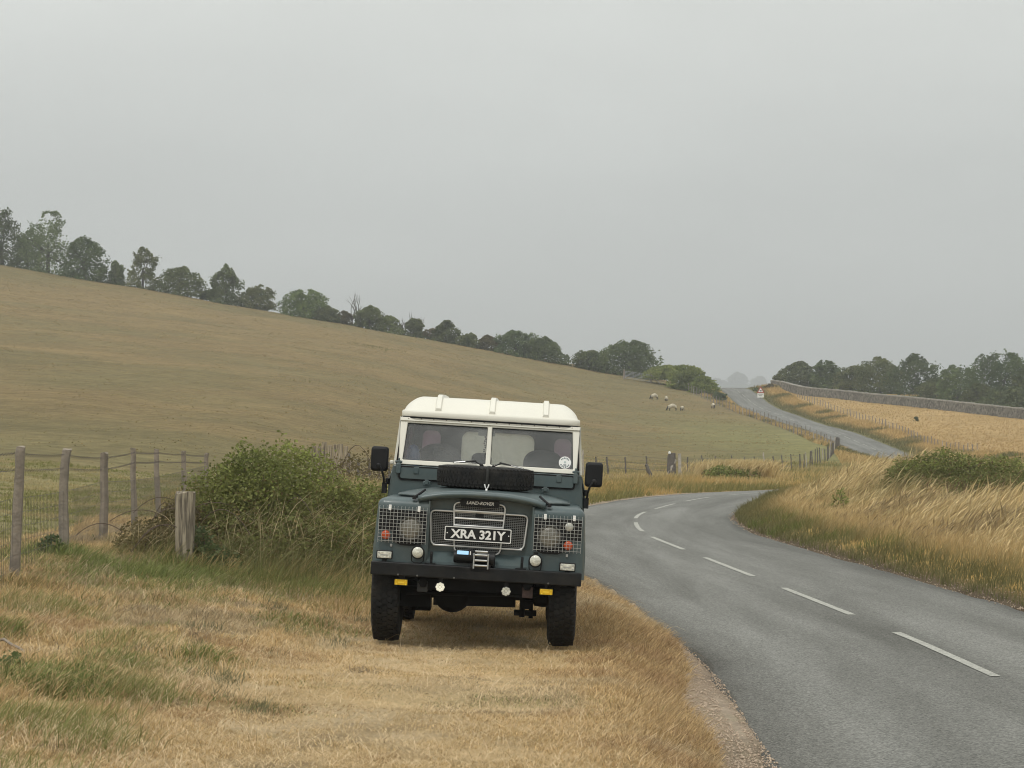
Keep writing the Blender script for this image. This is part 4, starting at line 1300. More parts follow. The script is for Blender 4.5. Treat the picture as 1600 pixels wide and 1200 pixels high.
line_fence('post_and_wire_fence', 'thin dark posts along the pasture edge beyond the bend, right of the vehicle',
           [(-5.5, 58), (-4, 75), (-1, 90), (2.5, 101), (4.8, 108), (8.6, 114), (12.5, 122), (17, 134), (21.5, 155), (26, 182), (28, 195)], 2.1, .98, .036, (.3, .6, .92), DARKWOOD, seed=40)
line_fence('post_and_wire_fence', 'grey netting fence climbing the hill between the pasture and the far road',
           [(28, 195), (28.6, 215), (28.5, 245), (27.6, 275), (26.3, 305), (25, 335)], 3.0, 1.12, .045, (.12, .25, .38, .5, .62, .75, .88), GREYW, seed=140)
line_fence('post_and_wire_fence', 'line of small posts between the far road and the golden stubble field',
           [(39.2, 192), (40.0, 215), (41.3, 245), (41.4, 275), (40.9, 300), (40.6, 325)], 2.4, .85, .045, (.4, .85), GREYW, seed=240)

# strainer assembly beside the bend
x, y, zt = at(1056, 708, 110); zb = hz(x, y)
st = empty('strainer_post', (x, y, zb)); tag(st, 'stout pair of fence posts with diagonal strut beside the bend', 'fence post')
h_ = zt - zb
post_mesh(h_, .14, 501, n=10).build('post', DARKWOOD, st, 50).location = (-.13, 0, 0)
post_mesh(h_ * .98, .09, 502, n=10).build('post', PALEWOOD, st, 50).location = (.18, .05, 0)
b_ = MB(); b_.tube([(-.42, -.1, 0), (-.02, -.06, h_ * .72)], .07, 8); b_.build('strut', PALEWOOD, st, 50)
x, y, zt = at(1046, 709, 109); zb = hz(x, y)
mp_ = empty('marker_post', (x, y, zb)); tag(mp_, 'slim dark post with a white cap left of the stout strainer posts', 'post')
post_mesh(zt - zb, .05, 511, n=8).build('post', DARKWOOD, mp_, 50)
b_ = MB(); b_.lathe([(.06, 0), (.065, .05), (.05, .10), (.01, .12)], Matrix.Translation((.0, 0, zt - zb)), 10); b_.build('cap', WHITE, mp_, 50)
x, y, zt = at(1011, 729, 106); zb = hz(x, y)
b_ = post_mesh(max(.5, zt - zb + .1), .09, 521, (-.35, 0), n=8); o = b_.build('leaning_post', DARKWOOD, None, 50); o.location = (x + .2, y, zb)
tag(o, 'short dark post leaning left in the grass beyond the bend', 'post')

# field gate on the skyline
gx0, gy0, _ = at(977, 574, 336); gx1 = at(1015, 574, 336)[0]
gate = empty('field_gate', (gx0, gy0, hz(gx0, gy0)))
tag(gate, 'grey five-bar field gate on the skyline below the dark domed trees', 'gate')
zr_ = hz(gx1, gy0) - gate.location.z
GALV = mat('grey_gate_steel', (.30, .31, .31), .6, .3)
b_ = MB(); L_ = gx1 - gx0
for k in range(6):
    z = .18 + k * .20
    b_.tube([(0, 0, z), (L_, 0, z + zr_)], .035, 6)
for xx in (0, L_ * .33, L_ * .66, L_): b_.tube([(xx, 0, .16 + zr_ * xx / L_), (xx, 0, 1.2 + zr_ * xx / L_)], .035, 6)
b_.tube([(0, 0, .2), (L_ * .33, 0, 1.2)], .03, 6)
b_.build('bars', GALV, gate, None)
for xx, hh in ((-.15, 1.45), (L_ + .2, 1.75)):
    o = post_mesh(hh, .12, 77 + int(hh * 10), n=8).build('gatepost', WOOD, gate, 50); o.location = (xx, 0, zr_ * xx / L_)
b_ = MB(); b_.tube([(L_ + .2, 0, 1.25 + zr_), (L_ + 1.5, -.2, .05 + zr_ * 1.3)], .07, 6); b_.build('strut', PALEWOOD, gate, 50)

# ------------------------------------------------------------------ warning sign on the far road
sx_, sy_ = 35.15, 322.0
sz_ = hz(sx_ + .5, sy_)
sign = empty('warning_sign', (sx_, sy_, sz_)); tag(sign, 'red-bordered triangular warning sign with a white plate beside the far road', 'road sign')
RED = mat('red_sign_border', (.42, .035, .03), .5); SIGNW = mat('sign_white', (.78, .77, .72), .5); SIGNK = mat('sign_black', (.02, .02, .02), .5); GREYP = mat('grey_pole', (.25, .25, .24), .5, .5)
def tri(cx, cz, a, r):
    h = a * .866
    P = [(cx - a / 2, cz - h / 3), (cx + a / 2, cz - h / 3), (cx, cz + 2 * h / 3)]
    return P
b_ = MB(); b_.tube([(0, .05, -.2), (0, .05, 2.0)], .04, 8); b_.build('pole', GREYP, sign, 50)
tc_ = 1.34
plate('border', [tri(0, tc_, 1.06, 0)], .02, flat(0), RED, sign)
pf_ = plate('panel', [tri(0, tc_ - .0, .72, 0)], .004, flat(-.0135), SIGNW, sign)
plate('symbol', [[(-.16, tc_ - .06), (-.10, tc_ - .10), (.10, tc_ - .10), (.17, tc_ - .04), (.14, tc_ + .02), (.05, tc_ + .02), (-.02, tc_ + .10), (-.08, tc_ + .05), (-.16, tc_ + .0)]], .002, flat(-.018), SIGNK, pf_)
pl_ = plate('supplementary_plate', [rrect(-.46, .46, tc_ - .98, tc_ - .36, .04)], .02, flat(0), SIGNW, sign)
for k, (a, b2) in enumerate(((-.33, .33), (-.26, .28))):
    z = tc_ - .56 - .2 * k
    cells = []; q = a
    rr = random.Random(k)
    while q < b2 - .05:
        w = rr.uniform(.05, .09); cells.append([(q, z), (q + w, z), (q + w, z + .10), (q, z + .10)]); q += w + .03
    plate('lettering', cells, .002, flat(-.0125), mat('sign_grey', (.18, .18, .17), .6), pl_)

# ------------------------------------------------------------------ dry-stone wall
wp, ws_ = resample(WALL, .5)
wz = height(wp[:, 0] - .6, wp[:, 1])
wz = np.convolve(np.pad(wz, 10, mode='edge'), np.ones(21) / 21, mode='valid')
T = np.gradient(wp, axis=0); T /= np.linalg.norm(T, axis=1)[:, None]; Nn = np.stack([T[:, 1], -T[:, 0]], 1)
rows = []; crow = []
rr = random.Random(5)
for i in range(len(wp)):
    hgt = 1.26 + rr.uniform(-.05, .05); row = []
    for o_, z_ in ((-.33, -.3), (-.30, .4), (-.27, .8), (-.25, hgt - .14), (.25, hgt - .14), (.27, .8), (.33, -.3)):
        q = o_ + rr.uniform(-.03, .03)
        row.append((wp[i, 0] + Nn[i, 0] * q, wp[i, 1] + Nn[i, 1] * q, wz[i] + z_))
    rows.append(row)
def stonemat():
    m = mat('flint_and_lime_wall', (.28, .26, .22), .9); nt = m.node_tree; b = nt.nodes['Principled BSDF']
    tc = nt.nodes.new('ShaderNodeTexCoord'); v = nt.nodes.new('ShaderNodeTexVoronoi'); v.inputs['Scale'].default_value = 3.2
    nt.links.new(tc.outputs['Object'], v.inputs['Vector'])
    sp_ = nt.nodes.new('ShaderNodeSeparateColor'); nt.links.new(v.outputs['Color'], sp_.inputs['Color'])
    r = nt.nodes.new('ShaderNodeValToRGB'); r.color_ramp.elements[0].color = (.07, .066, .058, 1); r.color_ramp.elements[1].color = (.235, .22, .185, 1)
    nt.links.new(sp_.outputs['Red'], r.inputs['Fac']); nt.links.new(r.outputs['Color'], b.inputs['Base Color'])
    bp = nt.nodes.new('ShaderNodeBump'); bp.inputs['Strength'].default_value = 1; bp.inputs['Distance'].default_value = .06; bp.invert = True
    nt.links.new(v.outputs['Distance'], bp.inputs['Height']); nt.links.new(bp.outputs['Normal'], b.inputs['Normal'])
    return m
b_ = MB(); b_.grid(rows)
wall = b_.build('stone_wall', stonemat(), None, None)
tag(wall, 'long grey flint wall with pale coping above the golden stubble field', 'wall')
b_ = MB()
i = 0
while i < len(wp) - 1:
    zc = wz[i] + 1.13; a = wp[i]; c = wp[i + 1]
    n_ = Nn[i] * .27; hgt = rr.uniform(.11, .19)
    b_.add([(a[0] - n_[0], a[1] - n_[1], zc), (a[0] + n_[0], a[1] + n_[1], zc), (c[0] + n_[0], c[1] + n_[1], zc + wz[i + 1] - wz[i]), (c[0] - n_[0], c[1] - n_[1], zc + wz[i + 1] - wz[i]),
            (a[0] - n_[0], a[1] - n_[1], zc + hgt), (a[0] + n_[0], a[1] + n_[1], zc + hgt), (c[0] + n_[0], c[1] + n_[1], zc + hgt + wz[i + 1] - wz[i]), (c[0] - n_[0], c[1] - n_[1], zc + hgt + wz[i + 1] - wz[i])],
           [(0, 1, 2, 3), (4, 7, 6, 5), (0, 4, 5, 1), (1, 5, 6, 2), (2, 6, 7, 3), (3, 7, 4, 0)])
    i += 1
b_.build('coping', mat('pale_coping_stone', (.30, .285, .25), .9, nscale=2, namt=.35), wall, None)

# ------------------------------------------------------------------ sheep
WOOL = mat('cream_wool', (.50, .45, .345), .95, nscale=9, namt=.25, bump=.8, bscale=14)
FACE = mat('dark_sheep_face', (.05, .042, .035), .8)
def sheep_mesh(pose):
    """skinned skeleton along +x (head end); pose: grazing or lying"""
    V = []; Rr = []; E = []
    def v(p, r, par=None):
        V.append(p); Rr.append(r); i = len(V) - 1
        if par is not None: E.append((par, i))
        return i
    a = v((-.42, 0, .62), (.20, .22)); b = v((-.20, 0, .66), (.27, .27), a); c = v((.08, 0, .66), (.28, .28), b); d = v((.34, 0, .63), (.23, .25), c)
    v((-.56, 0, .56), (.06, .06), a)
    n1 = v((.52, 0, .52), (.14, .15), d); n2 = v((.64, 0, .30), (.10, .11), n1); h1 = v((.72, 0, .17), (.075, .085), n2); v((.80, 0, .05), (.045, .05), h1)
    for s in (-1, 1):
        v((.62, s * .14, .24), (.028, .03), n2)
        k = v((.32, s * .13, .40), (.085, .085), d); l = v((.33, s * .13, .20), (.045, .045), k); v((.33, s * .13, .0), (.038, .038), l)
        k = v((-.42, s * .13, .42), (.10, .10), a); l = v((-.50, s * .13, .22), (.05, .05), k); v((-.46, s * .13, .0), (.038, .038), l)
    me = bpy.data.meshes.new('sheep'); me.from_pydata(V, E, [])
    o = bpy.data.objects.new('tmp', me); COL.objects.link(o)
    sk = o.modifiers.new('skin', 'SKIN'); sk.use_smooth_shade = True
    for i, r in enumerate(Rr): me.skin_vertices[0].data[i].radius = r
    me.skin_vertices[0].data[0].use_root = True
    sb = o.modifiers.new('sub', 'SUBSURF'); sb.levels = sb.render_levels = 2
    bpy.context.view_layer.update()
    out = bpy.data.meshes.new_from_object(o.evaluated_get(bpy.context.evaluated_depsgraph_get()))
    bpy.data.objects.remove(o)
    out.name = 'sheep'; out.materials.clear(); out.materials.append(WOOL); out.materials.append(FACE)
    for p in out.polygons:
        cx, _, cz = p.center
        if (cx > .56) or cz < .33: p.material_index = 1
    return out
SHM = sheep_mesh('graze')
for px, py, Y, rz, sc, lab in (
        (1022.5, 625, 292, 205, 1.0, 'plump cream sheep grazing alone, farthest left of the small flock'),
        (1041, 627.5, 292, 100, .80, 'small cream lamb seen end-on, behind the sheep standing sideways'),
        (1050.5, 642.5, 281, 185, 1.12, 'largest cream sheep standing sideways with its head down'),
        (1066, 642.5, 281, 240, .80, 'small dark-bellied sheep right behind the largest one'),
        (1114.5, 639, 288, 285, .85, 'pale sheep grazing close to the hill fence, farthest right of the flock')):
    # find the depth at which the land meets this sight line
    Ys = np.arange(120, 345, .5); X = (px - 800) * Ys / F; zl = CAMZ + (700 - py) * Ys / F
    hh = height(X, Ys); i = int(np.argmax(hh >= zl)) if (hh >= zl).any() else -1
    x, y = X[i], Ys[i]
    o = bpy.data.objects.new('sheep', SHM); COL.objects.link(o)
    o.location = (x, y, hz(x, y) + .03); o.rotation_euler = (0, 0, R(rz)); k = .86 * sc * y / 285
    o.scale = (k * 1.02, k * 1.02, k * 1.02)
    tag(o, lab, 'sheep', 'sheep grazing on the hillside')
# ------------------------------------------------------------------ foliage
LEAF = leaf_mat('leaves', .36); GRASSM = leaf_mat('grass_blades', .30, .75, .15)
BARK = mat('grey_bark', (.075, .066, .055), .9, nscale=4, namt=.35)
STEM = mat('dry_bramble_stem', (.10, .07, .05), .8)

def leaf_quads(C, size, col, r, flat_=0.0, asp=.62):
    """one folded leaf-shaped quad per centre"""
    n = len(C)
    a = r.normal(size=(n, 3)); a[:, 2] *= .7; a /= np.linalg.norm(a, axis=1)[:, None]
    b = r.normal(size=(n, 3)); b -= a * (a * b).sum(1)[:, None]; b /= np.linalg.norm(b, axis=1)[:, None]
    c = np.cross(a, b)
    s = size * r.uniform(.6, 1.35, n)
    V = np.stack([C - a * s[:, None] * .5, C + b * (s * asp * .5)[:, None] + c * (s * .10)[:, None], C + a * s[:, None] * .5, C - b * (s * asp * .5)[:, None] + c * (s * .10)[:, None]], 1)
    return V.reshape(-1, 3), np.arange(4 * n).reshape(-1, 4), np.repeat(col, 4, 0)

def crown_points(r, n, cl, spread):
    """n points in clusters; cl: (x,y,z,rad,weight)"""
    w = cl[:, 4] / cl[:, 4].sum()
    k = r.choice(len(cl), n, p=w)
    d = r.normal(size=(n, 3)); d /= np.linalg.norm(d, axis=1)[:, None]
    rad = cl[k, 3] * (r.random(n) ** .45) * spread
    p = cl[k, :3] + d * rad[:, None]
    return p, k

LEAFC = {'dark': ((.060, .086, .038), (.165, .200, .080)), 'mid': ((.080, .112, .046), (.210, .245, .095)), 'pale': ((.095, .125, .052), (.225, .255, .108)), 'hedge': ((.082, .098, .030), (.30, .305, .105)),
         'brown': ((.09, .075, .032), (.20, .165, .075)), 'bright': ((.13, .165, .042), (.33, .345, .11))}

def tree(px, top, base, hw, Y, style, label, seed, airy=.5, name='broadleaf_tree', cat='tree', group=None, n=3800, lsz=.34, skew=0, low=.0, trunk=True, sink=.0):
    r = np.random.default_rng(seed)
    x, y, zb = at(px, base, Y); zt = at(px, top, Y)[2]
    zg = hz(x, y)
    H_ = zt - zb; W = hw * Y / F * (1.12 if group == 'trees along the left skyline' else 1)
    zb0 = min(zg, zb)
    root = empty(name, (x, y, zg)); tag(root, label, cat, group)
    # leaves fill an uneven dome; a 3-D noise thins them into clumps with gaps
    N_ = int(n * 9)
    f = r.random(N_) ** .9
    a_ = r.random(N_) * 6.283
    wid = np.sqrt(np.clip(1 - (np.clip(f - .28, 0, 1) / .74) ** 2.2, .02, 1)) * np.where(f < .12, .90, 1)
    lob = 1 + .42 * (vnoise3(np.cos(a_) * 1.3, np.sin(a_) * 1.3, f * 3.2, .8, seed) - .5) * 2 * (.75 + .5 * airy) + .22 * (vnoise3(np.cos(a_) * 2.2, np.sin(a_) * 2.2, f * 4, .5, seed + 31) - .5)
    q_ = r.random(N_) ** .40
    q_ = np.where(r.random(N_) < .25, q_ * 1.12, q_)
    top_ = 1 + .16 * (vnoise3(np.cos(a_) * q_, np.sin(a_) * q_, 0 * f, .55, seed + 5) - .6)
    P = np.stack([x + np.cos(a_) * q_ * W * wid * lob + skew * W * f, y + np.sin(a_) * q_ * W * .75 * wid * lob, zb - .14 * H_ + H_ * 1.16 * f * top_], 1)
    cs_ = max(.32 * min(H_ * .6, W), lsz * 1.8)
    d1 = vnoise3(P[:, 0], P[:, 1], P[:, 2], cs_, seed); d2 = vnoise3(P[:, 0], P[:, 1], P[:, 2], cs_ * .42, seed + 9)
    dn = .62 * d1 + .38 * d2
    th = .31 + .17 * airy + (.20 * sstep(.66, 1.04, q_) + .12 * sstep(.78, 1, f)) * sstep(.10, .25, f) - .12 * (1 - sstep(.05, .2, f))
    acc = sstep(th - .05, th + .05, dn) > r.random(N_)
    P = P[acc]; dn = dn[acc]; f = f[acc]
    n = int(min(len(P), n * 1.6)); P = P[:n]; dn = dn[:n]; f = f[:n]
    cl = np.c_[P[r.choice(n, 40)], np.full(40, .3), np.ones(40)]
    c0, c1 = (np.array(c) for c in LEAFC[style])
    hue = vnoise3(P[:, 0], P[:, 1], P[:, 2], cs_ * 1.4, seed + 20)
    col = lerp(c0, c1, np.clip(hue * .75 + r.random(n) * .5 - .12, 0, 1))
    col = col * r.uniform(.82, 1.22) * np.array((r.uniform(.9, 1.14), 1, r.uniform(.85, 1.12)))
    v, q, c = leaf_quads(P - np.array((x, y, zg)), lsz, col, r)
    np_mesh('crown', v, q, c, LEAF, root)
    if trunk:
        b_ = MB(); o = Vector((x, y, zg)); tr = max(.10, .028 * H_)
        th = zb + H_ * .5
        bx = r.normal() * .03 * H_
        b_.tube([Vector((x, y, zg - .3)) - o, Vector((x + bx * .4, y, zg + (th - zg) * .5)) - o, Vector((x + bx, y, th)) - o], [tr * 1.3, tr, tr * .6], 7)
        for i in r.choice(len(cl), min(len(cl), 12), replace=False):
            c = cl[i]; s0 = r.uniform(.35, .95)
            p0 = Vector((x + bx * s0, y, zg + (th - zg) * s0)) - o; p1 = Vector(c[:3]) - o
            mid = (p0 + p1) / 2 + Vector((0, 0, .05 * H_))
            b_.tube([p0, mid, p1], [tr * .45, tr * .28, tr * .10], 5)
        b_.build('trunk', BARK, root, 60)
    return root

T_ = tree
SKY = 'trees along the left skyline'
T_(2, 328, 424, 30, 352, 'dark', 'dark tall tree cut by the left edge of the picture', 1, .5, group=SKY, n=3600)
T_(42, 360, 424, 26, 358, 'mid', 'low green tree filling in behind the tallest pale tree', 31, .4, group=SKY, n=2500)
T_(74, 332, 426, 40, 352, 'pale', 'tall airy pale-green tree, highest of the left skyline', 2, .62, group=SKY, n=3900)
T_(131, 371, 434, 34, 350, 'dark', 'dense dark rounded tree just right of the tallest pale tree', 3, .2, group=SKY, n=4200)
T_(180, 409, 442, 13, 351, 'mid', 'small green tree between the dense dark tree and the gap', 4, .5, group=SKY, n=1500)
T_(222, 388, 449, 24, 351, 'pale', 'upright airy green tree standing alone right of the gap', 5, .85, group=SKY, n=2500)
T_(279, 418, 458, 36, 351, 'mid', 'broad low tree right of the upright airy one', 6, .3, group=SKY, n=3400)
T_(328, 452, 466, 16, 352, 'dark', 'low shrub between the broad low tree and the narrow dark one', 7, .3, group=SKY, n=1200, trunk=False)
T_(352, 416, 470, 26, 350, 'dark', 'narrow dark tree with a ragged flat top, fifth clump along the slope', 8, .55, group=SKY, n=2900)
T_(401, 447, 480, 28, 351, 'mid', 'low rounded tree right of the narrow ragged dark one', 9, .4, group=SKY, n=2500)
T_(475, 453, 495, 36, 350, 'mid', 'dome-shaped green tree halfway down the skyline slope', 10, .3, group=SKY, n=3800)
T_(510, 479, 500, 20, 349, 'dark', 'dark bush hugging the right foot of the dome-shaped tree', 11, .3, group=SKY, n=1700, trunk=False)
T_(536, 486, 505, 13, 351, 'brown', 'brownish shrub below the bare dead branches', 12, .5, group=SKY, n=900, trunk=False)
T_(577, 477, 516, 24, 350, 'dark', 'dark tree just right of the taller bare dead branches', 13, .4, group=SKY, n=2700)
T_(608, 494, 521, 17, 350, 'mid', 'small green tree sloping down to the gap in the skyline hedge', 14, .4, group=SKY, n=1600)
T_(647, 499, 527, 15, 350, 'dark', 'squat ivy-dark tree beneath the second bare tree', 15, .35, group=SKY, n=1700)
T_(672, 512, 532, 14, 351, 'brown', 'sparse reddish-brown bush between two dark skyline trees', 16, .8, group=SKY, n=800)
T_(697, 503, 537, 21, 350, 'dark', 'dark peaked tree right of the reddish-brown bush', 17, .4, group=SKY, n=2300)
T_(732, 521, 543, 19, 349, 'mid', 'low green bush right of the dark peaked tree', 18, .4, group=SKY, n=1600, trunk=False)
T_(762, 525, 549, 18, 349, 'brown', 'low olive bush against the left side of the long dome of trees', 19, .4, group=SKY, n=1500, trunk=False)
T_(806, 517, 558, 36, 348, 'mid', 'left half of the long dome of trees above the vehicle roof', 20, .25, group=SKY, n=4000)
T_(848, 528, 566, 32, 347, 'dark', 'right half of the long dome of trees, sloping to its end', 21, .25, group=SKY, n=3800)
T_(922, 548, 576, 28, 346, 'dark', 'low dark dome joined to the left of the big round tree by the gate', 22, .25, group=SKY, n=2600)
T_(982, 535, 584, 48, 345, 'dark', 'big round dark tree standing behind the field gate', 23, .15, group=SKY, n=6000)
WD = 'trees behind the stone wall'
RT_ = [(1218, 586, 604, 9, 360, 'dark', 'tiny bush at the left end of the stone wall', 900, .7),
       (1248, 567, 608, 26, 372, 'dark', 'leftmost rounded tree behind the stone wall', 3200, .3),
       (1290, 565, 612, 24, 370, 'mid', 'second rounded tree from the left behind the stone wall', 3200, .35),
       (1332, 573, 616, 25, 366, 'mid', 'lower tree between two taller ones behind the wall', 2800, .35),
       (1376, 559, 622, 34, 362, 'mid', 'broad green tree near the middle behind the wall', 4400, .3),
       (1432, 558, 626, 36, 356, 'dark', 'tall dark tree with gaps near the middle behind the wall', 4000, .7),
       (1460, 594, 628, 22, 345, 'mid', 'low bush in the dip between the two wall-side groups of trees', 1800, .35),
       (1498, 574, 634, 30, 340, 'mid', 'rounded tree at the left of the tallest one behind the wall', 3200, .5),
       (1566, 551, 642, 48, 335, 'dark', 'tallest tree behind the wall, near the right edge', 6000, .4),
       (1618, 566, 646, 34, 330, 'dark', 'dark tree cut by the right edge of the picture', 3600, .4),
       (1578, 606, 644, 34, 318, 'mid', 'grey-green shrub low in front of the tallest tree', 2600, .25),
       (1530, 600, 640, 22, 330, 'dark', 'dark undergrowth filling the gap beneath the tallest tree', 1600, .3)]
for i, (px, tp, bs, hw, Y, stl, lab, n, airy) in enumerate(RT_):
    T_(px, tp, bs, hw * 1.34, Y, stl, lab, 60 + i, airy * .7, group=WD, n=int(n * 1.25), lsz=.36)
# bushes by the crest of the far road
T_(1042, 571, 590, 34, 337, 'bright', 'bright green hedge bush next to the field gate', 90, .2, name='hedge_bush', cat='bush', n=3800, lsz=.3, trunk=False)
T_(1074, 571, 604, 32, 330, 'bright', 'light yellow-green bush sloping down towards the far road crest', 91, .2, name='hedge_bush', cat='bush', n=4000, lsz=.3, trunk=False)
T_(1099, 588, 611, 22, 326, 'bright', 'lowest hedge bush touching the left edge of the far road', 92, .3, name='hedge_bush', cat='bush', n=2300, lsz=.28, trunk=False)
T_(1124, 612, 624, 12, 318, 'dark', 'dark low shrub on the bank left of the far road', 93, .3, name='roadside_bush', cat='bush', n=700, lsz=.26, trunk=False)
T_(1203, 599, 613, 12, 338, 'brown', 'reddish-brown bush behind the warning sign', 94, .3, name='roadside_bush', cat='bush', n=1000, lsz=.28, trunk=False)
T_(1182, 606, 618, 7, 336, 'dark', 'small dark shrub at the far road edge left of the warning sign', 95, .3, name='roadside_bush', cat='bush', n=500, lsz=.24, trunk=False)
T_(1431, 651, 657, 4, 262, 'dark', 'tiny dark bush alone in the golden stubble field', 96, .4, name='field_bush', cat='bush', n=160, lsz=.18, trunk=False)
# faded trees on the misty ridge beyond the crest
for i, (px, tp, hw, lab) in enumerate(((1152, 583, 17, 'tallest faded tree in the mist beyond the road crest'), (1122, 592, 18, 'low faded tree in the mist at the left of the crest'),
                                       (1186, 589, 16, 'faded tree in the mist behind the warning sign'))):
    T_(px, tp, 607, hw, 3560 + 15 * i, 'dark', lab, 110 + i, .1, group='trees in the mist', n=2200, lsz=3.0, trunk=False)

# bare dead trees
def bare(px, top, base, hw, Y, label, seed):
    r = random.Random(seed)
    x, y, zb = at(px, base, Y); zt = at(px, top, Y)[2]; zg = hz(x, y)
    b_ = MB(); H_ = zt - zg
    def br(p, d, L_, rad, lev):
        q = p + d * L_
        m_ = (p + q) / 2 + Vector((r.uniform(-1, 1), r.uniform(-1, 1), 0)) * L_ * .06
        b_.tube([p, m_, q], [rad, rad * .8, rad * .6], 5)
        if lev:
            for _ in range(3 if lev > 1 else 2):
                dd = (d + Vector((r.uniform(-.7, .7), r.uniform(-.5, .5), r.uniform(.0, .45)))).normalized()
                br(q if r.random() < .6 else m_, dd, L_ * r.uniform(.55, .8), rad * .55, lev - 1)
    for k in range(3):
        br(Vector(((k - 1) * .35 * hw * Y / F, 0, -.2)), Vector((r.uniform(-.25, .25), 0, 1)).normalized(), H_ * .42, .13, 3)
    o = b_.build('dead_tree', mat('dead_wood', (.12, .105, .09), .9), None, 60); o.location = (x, y, zg)
    tag(o, label, 'tree', 'bare trees in the skyline hedge')
bare(556, 462, 508, 14, 351, 'bare dead tree with forked grey branches, higher of the two on the slope', 3)
bare(655, 486, 528, 12, 351, 'bare thin-branched dead tree rising from the ivy-dark clump', 8)
bare(630, 498, 524, 4, 351, 'short bare snag beside the gap in the skyline hedge', 12)

# ------------------------------------------------------------------ grass
def blades(x, y, z, h, w, lx, ly, c0, c1, r, mode='blade'):
    """curved blades; returns verts, tris, colours"""
    n = len(x)
    an = r.random(n) * math.pi
    dx = np.cos(an); dy = np.sin(an)
    prof = {'blade': ((0, 1.0), (.38, .85), (.75, .5)), 'plume': ((0, .42), (.55, .36), (.74, 1.5))}[mode]
    V = np.empty((n, 7, 3)); C = np.empty((n, 7, 3))
    for k, (f, wf_) in enumerate(prof):
        px_ = x + lx * h * f ** 2; py_ = y + ly * h * f ** 2; pz = z + h * f * (1 - .12 * f)
        V[:, 2 * k, 0] = px_ - dx * w * wf_ / 2; V[:, 2 * k, 1] = py_ - dy * w * wf_ / 2; V[:, 2 * k, 2] = pz
        V[:, 2 * k + 1, 0] = px_ + dx * w * wf_ / 2; V[:, 2 * k + 1, 1] = py_ + dy * w * wf_ / 2; V[:, 2 * k + 1, 2] = pz
        C[:, 2 * k] = C[:, 2 * k + 1] = lerp(c0, c1, np.full(n, f))
    L2 = lx ** 2 + ly ** 2
    V[:, 6, 0] = x + lx * h; V[:, 6, 1] = y + ly * h; V[:, 6, 2] = z + h * np.clip(.90 - .22 * L2, .3, 1)
    C[:, 6] = c1
    t = np.array([(0, 1, 3), (0, 3, 2), (2, 3, 5), (2, 5, 4), (4, 5, 6)])
    T = (t[None] + (np.arange(n) * 7)[:, None, None]).reshape(-1, 3)
    return V.reshape(-1, 3), T, C.reshape(-1, 3)

def stuff(name, parts, m=GRASSM):
    V = []; T = []; C = []; o = 0
    for v, t, c in parts:
        V.append(v); T.append(t + o); C.append(c); o += len(v)
    ob = np_mesh(name, np.concatenate(V), np.concatenate(T), np.concatenate(C), m)
    return tag(ob, kind='stuff')

def vary(c, n, r, amt=.25):
    return np.clip(np.asarray(c)[None] * r.uniform(1 - amt, 1 + amt, (n, 1)) * r.uniform(.93, 1.07, (n, 3)), 0, 1)

r = np.random.default_rng(11)
# 1. the verge: cropped straw, green tufts
n = 520000
y = 9.6 + (36 - 9.6) * r.random(n) ** 1.55
x = r.uniform(-.245, .09, n) * y
z, d, zr = height(x, y, True)
k = (d + .24 * (1 - sstep(13, 23, y)) < -2.42 - .42 * vnoise(x, y, .5, 45, 3) * (1 - sstep(17, 22, y))) & (d > -9.6); x, y, z, d = x[k], y[k], z[k], d[k]
n = len(x)
gg = verge_green(x, y)
n1 = vnoise(x, y, .35, 61, 2); n2 = vnoise(x, y, 1.1, 63, 2)
track = np.exp(-((x + .75) / 1.2) ** 2) * (1 - sstep(17.2, 19, y))
edge = np.exp(-((d + 2.9) / .55) ** 2)
hole = np.maximum(sstep(.60, .74, vnoise(x, y, .55, 77, 3)), .7 * sstep(.62, .72, vnoise(x, y, .9, 79, 3)))
keep = r.random(n) < np.clip(.30 + .9 * sstep(.25, .6, n1) + gg - .25 * track + .4 * edge - .8 * hole, 0.08, 1)
x, y, z, d, gg, n1, n2, track, edge = (a[keep] for a in (x, y, z, d, gg, n1, n2, track, edge))
n = len(x)
h = (.030 + .045 * n2 + .10 * gg * sstep(.3, .6, n1 + .2 * gg) + .06 * edge + .05 * sstep(-2, -5, x)) * r.uniform(.5, 1.5, n) * (1 - .5 * track) * (1 - .25 * np.exp(-((x + .6) / 2) ** 2))
h = h + .05 * sstep(19, 24, y)
under = (np.abs(x + .3) < .75) & (y > 18.0) & (y < 21.5)
h = np.where(under, np.minimum(h, .10), h)
isg = r.random(n) < gg * (.72 + .28 * sstep(14, 18, y))
cs = lerp(np.array((.56, .395, .185)), np.array((.78, .60, .34)), r.random(n) ** 1.3)
cs = lerp(cs, np.array((.47, .33, .175)), edge * .6)
cg = lerp(np.array((.15, .185, .055)), np.array((.31, .335, .115)), r.random(n))
hv = vnoise(x, y, .55, 141, 3); hv2 = vnoise(x, y, 1.3, 143, 2)
cs = lerp(cs, np.array((.44, .29, .155)), sstep(.52, .68, hv) * .65)
cs = lerp(cs, np.array((.47, .40, .28)), sstep(.55, .70, hv2) * .6)
col = np.where(isg[:, None], cg, cs) * r.uniform(.58, 1.22, (n, 1))
lean = r.normal(size=(2, n)) * .55; lean[0] += .30
w = .0045 + .0030 * r.random(n) + .0002 * (y - 10)
p1 = blades(x, y, z - .01, h, w, lean[0], lean[1], col, col, r)
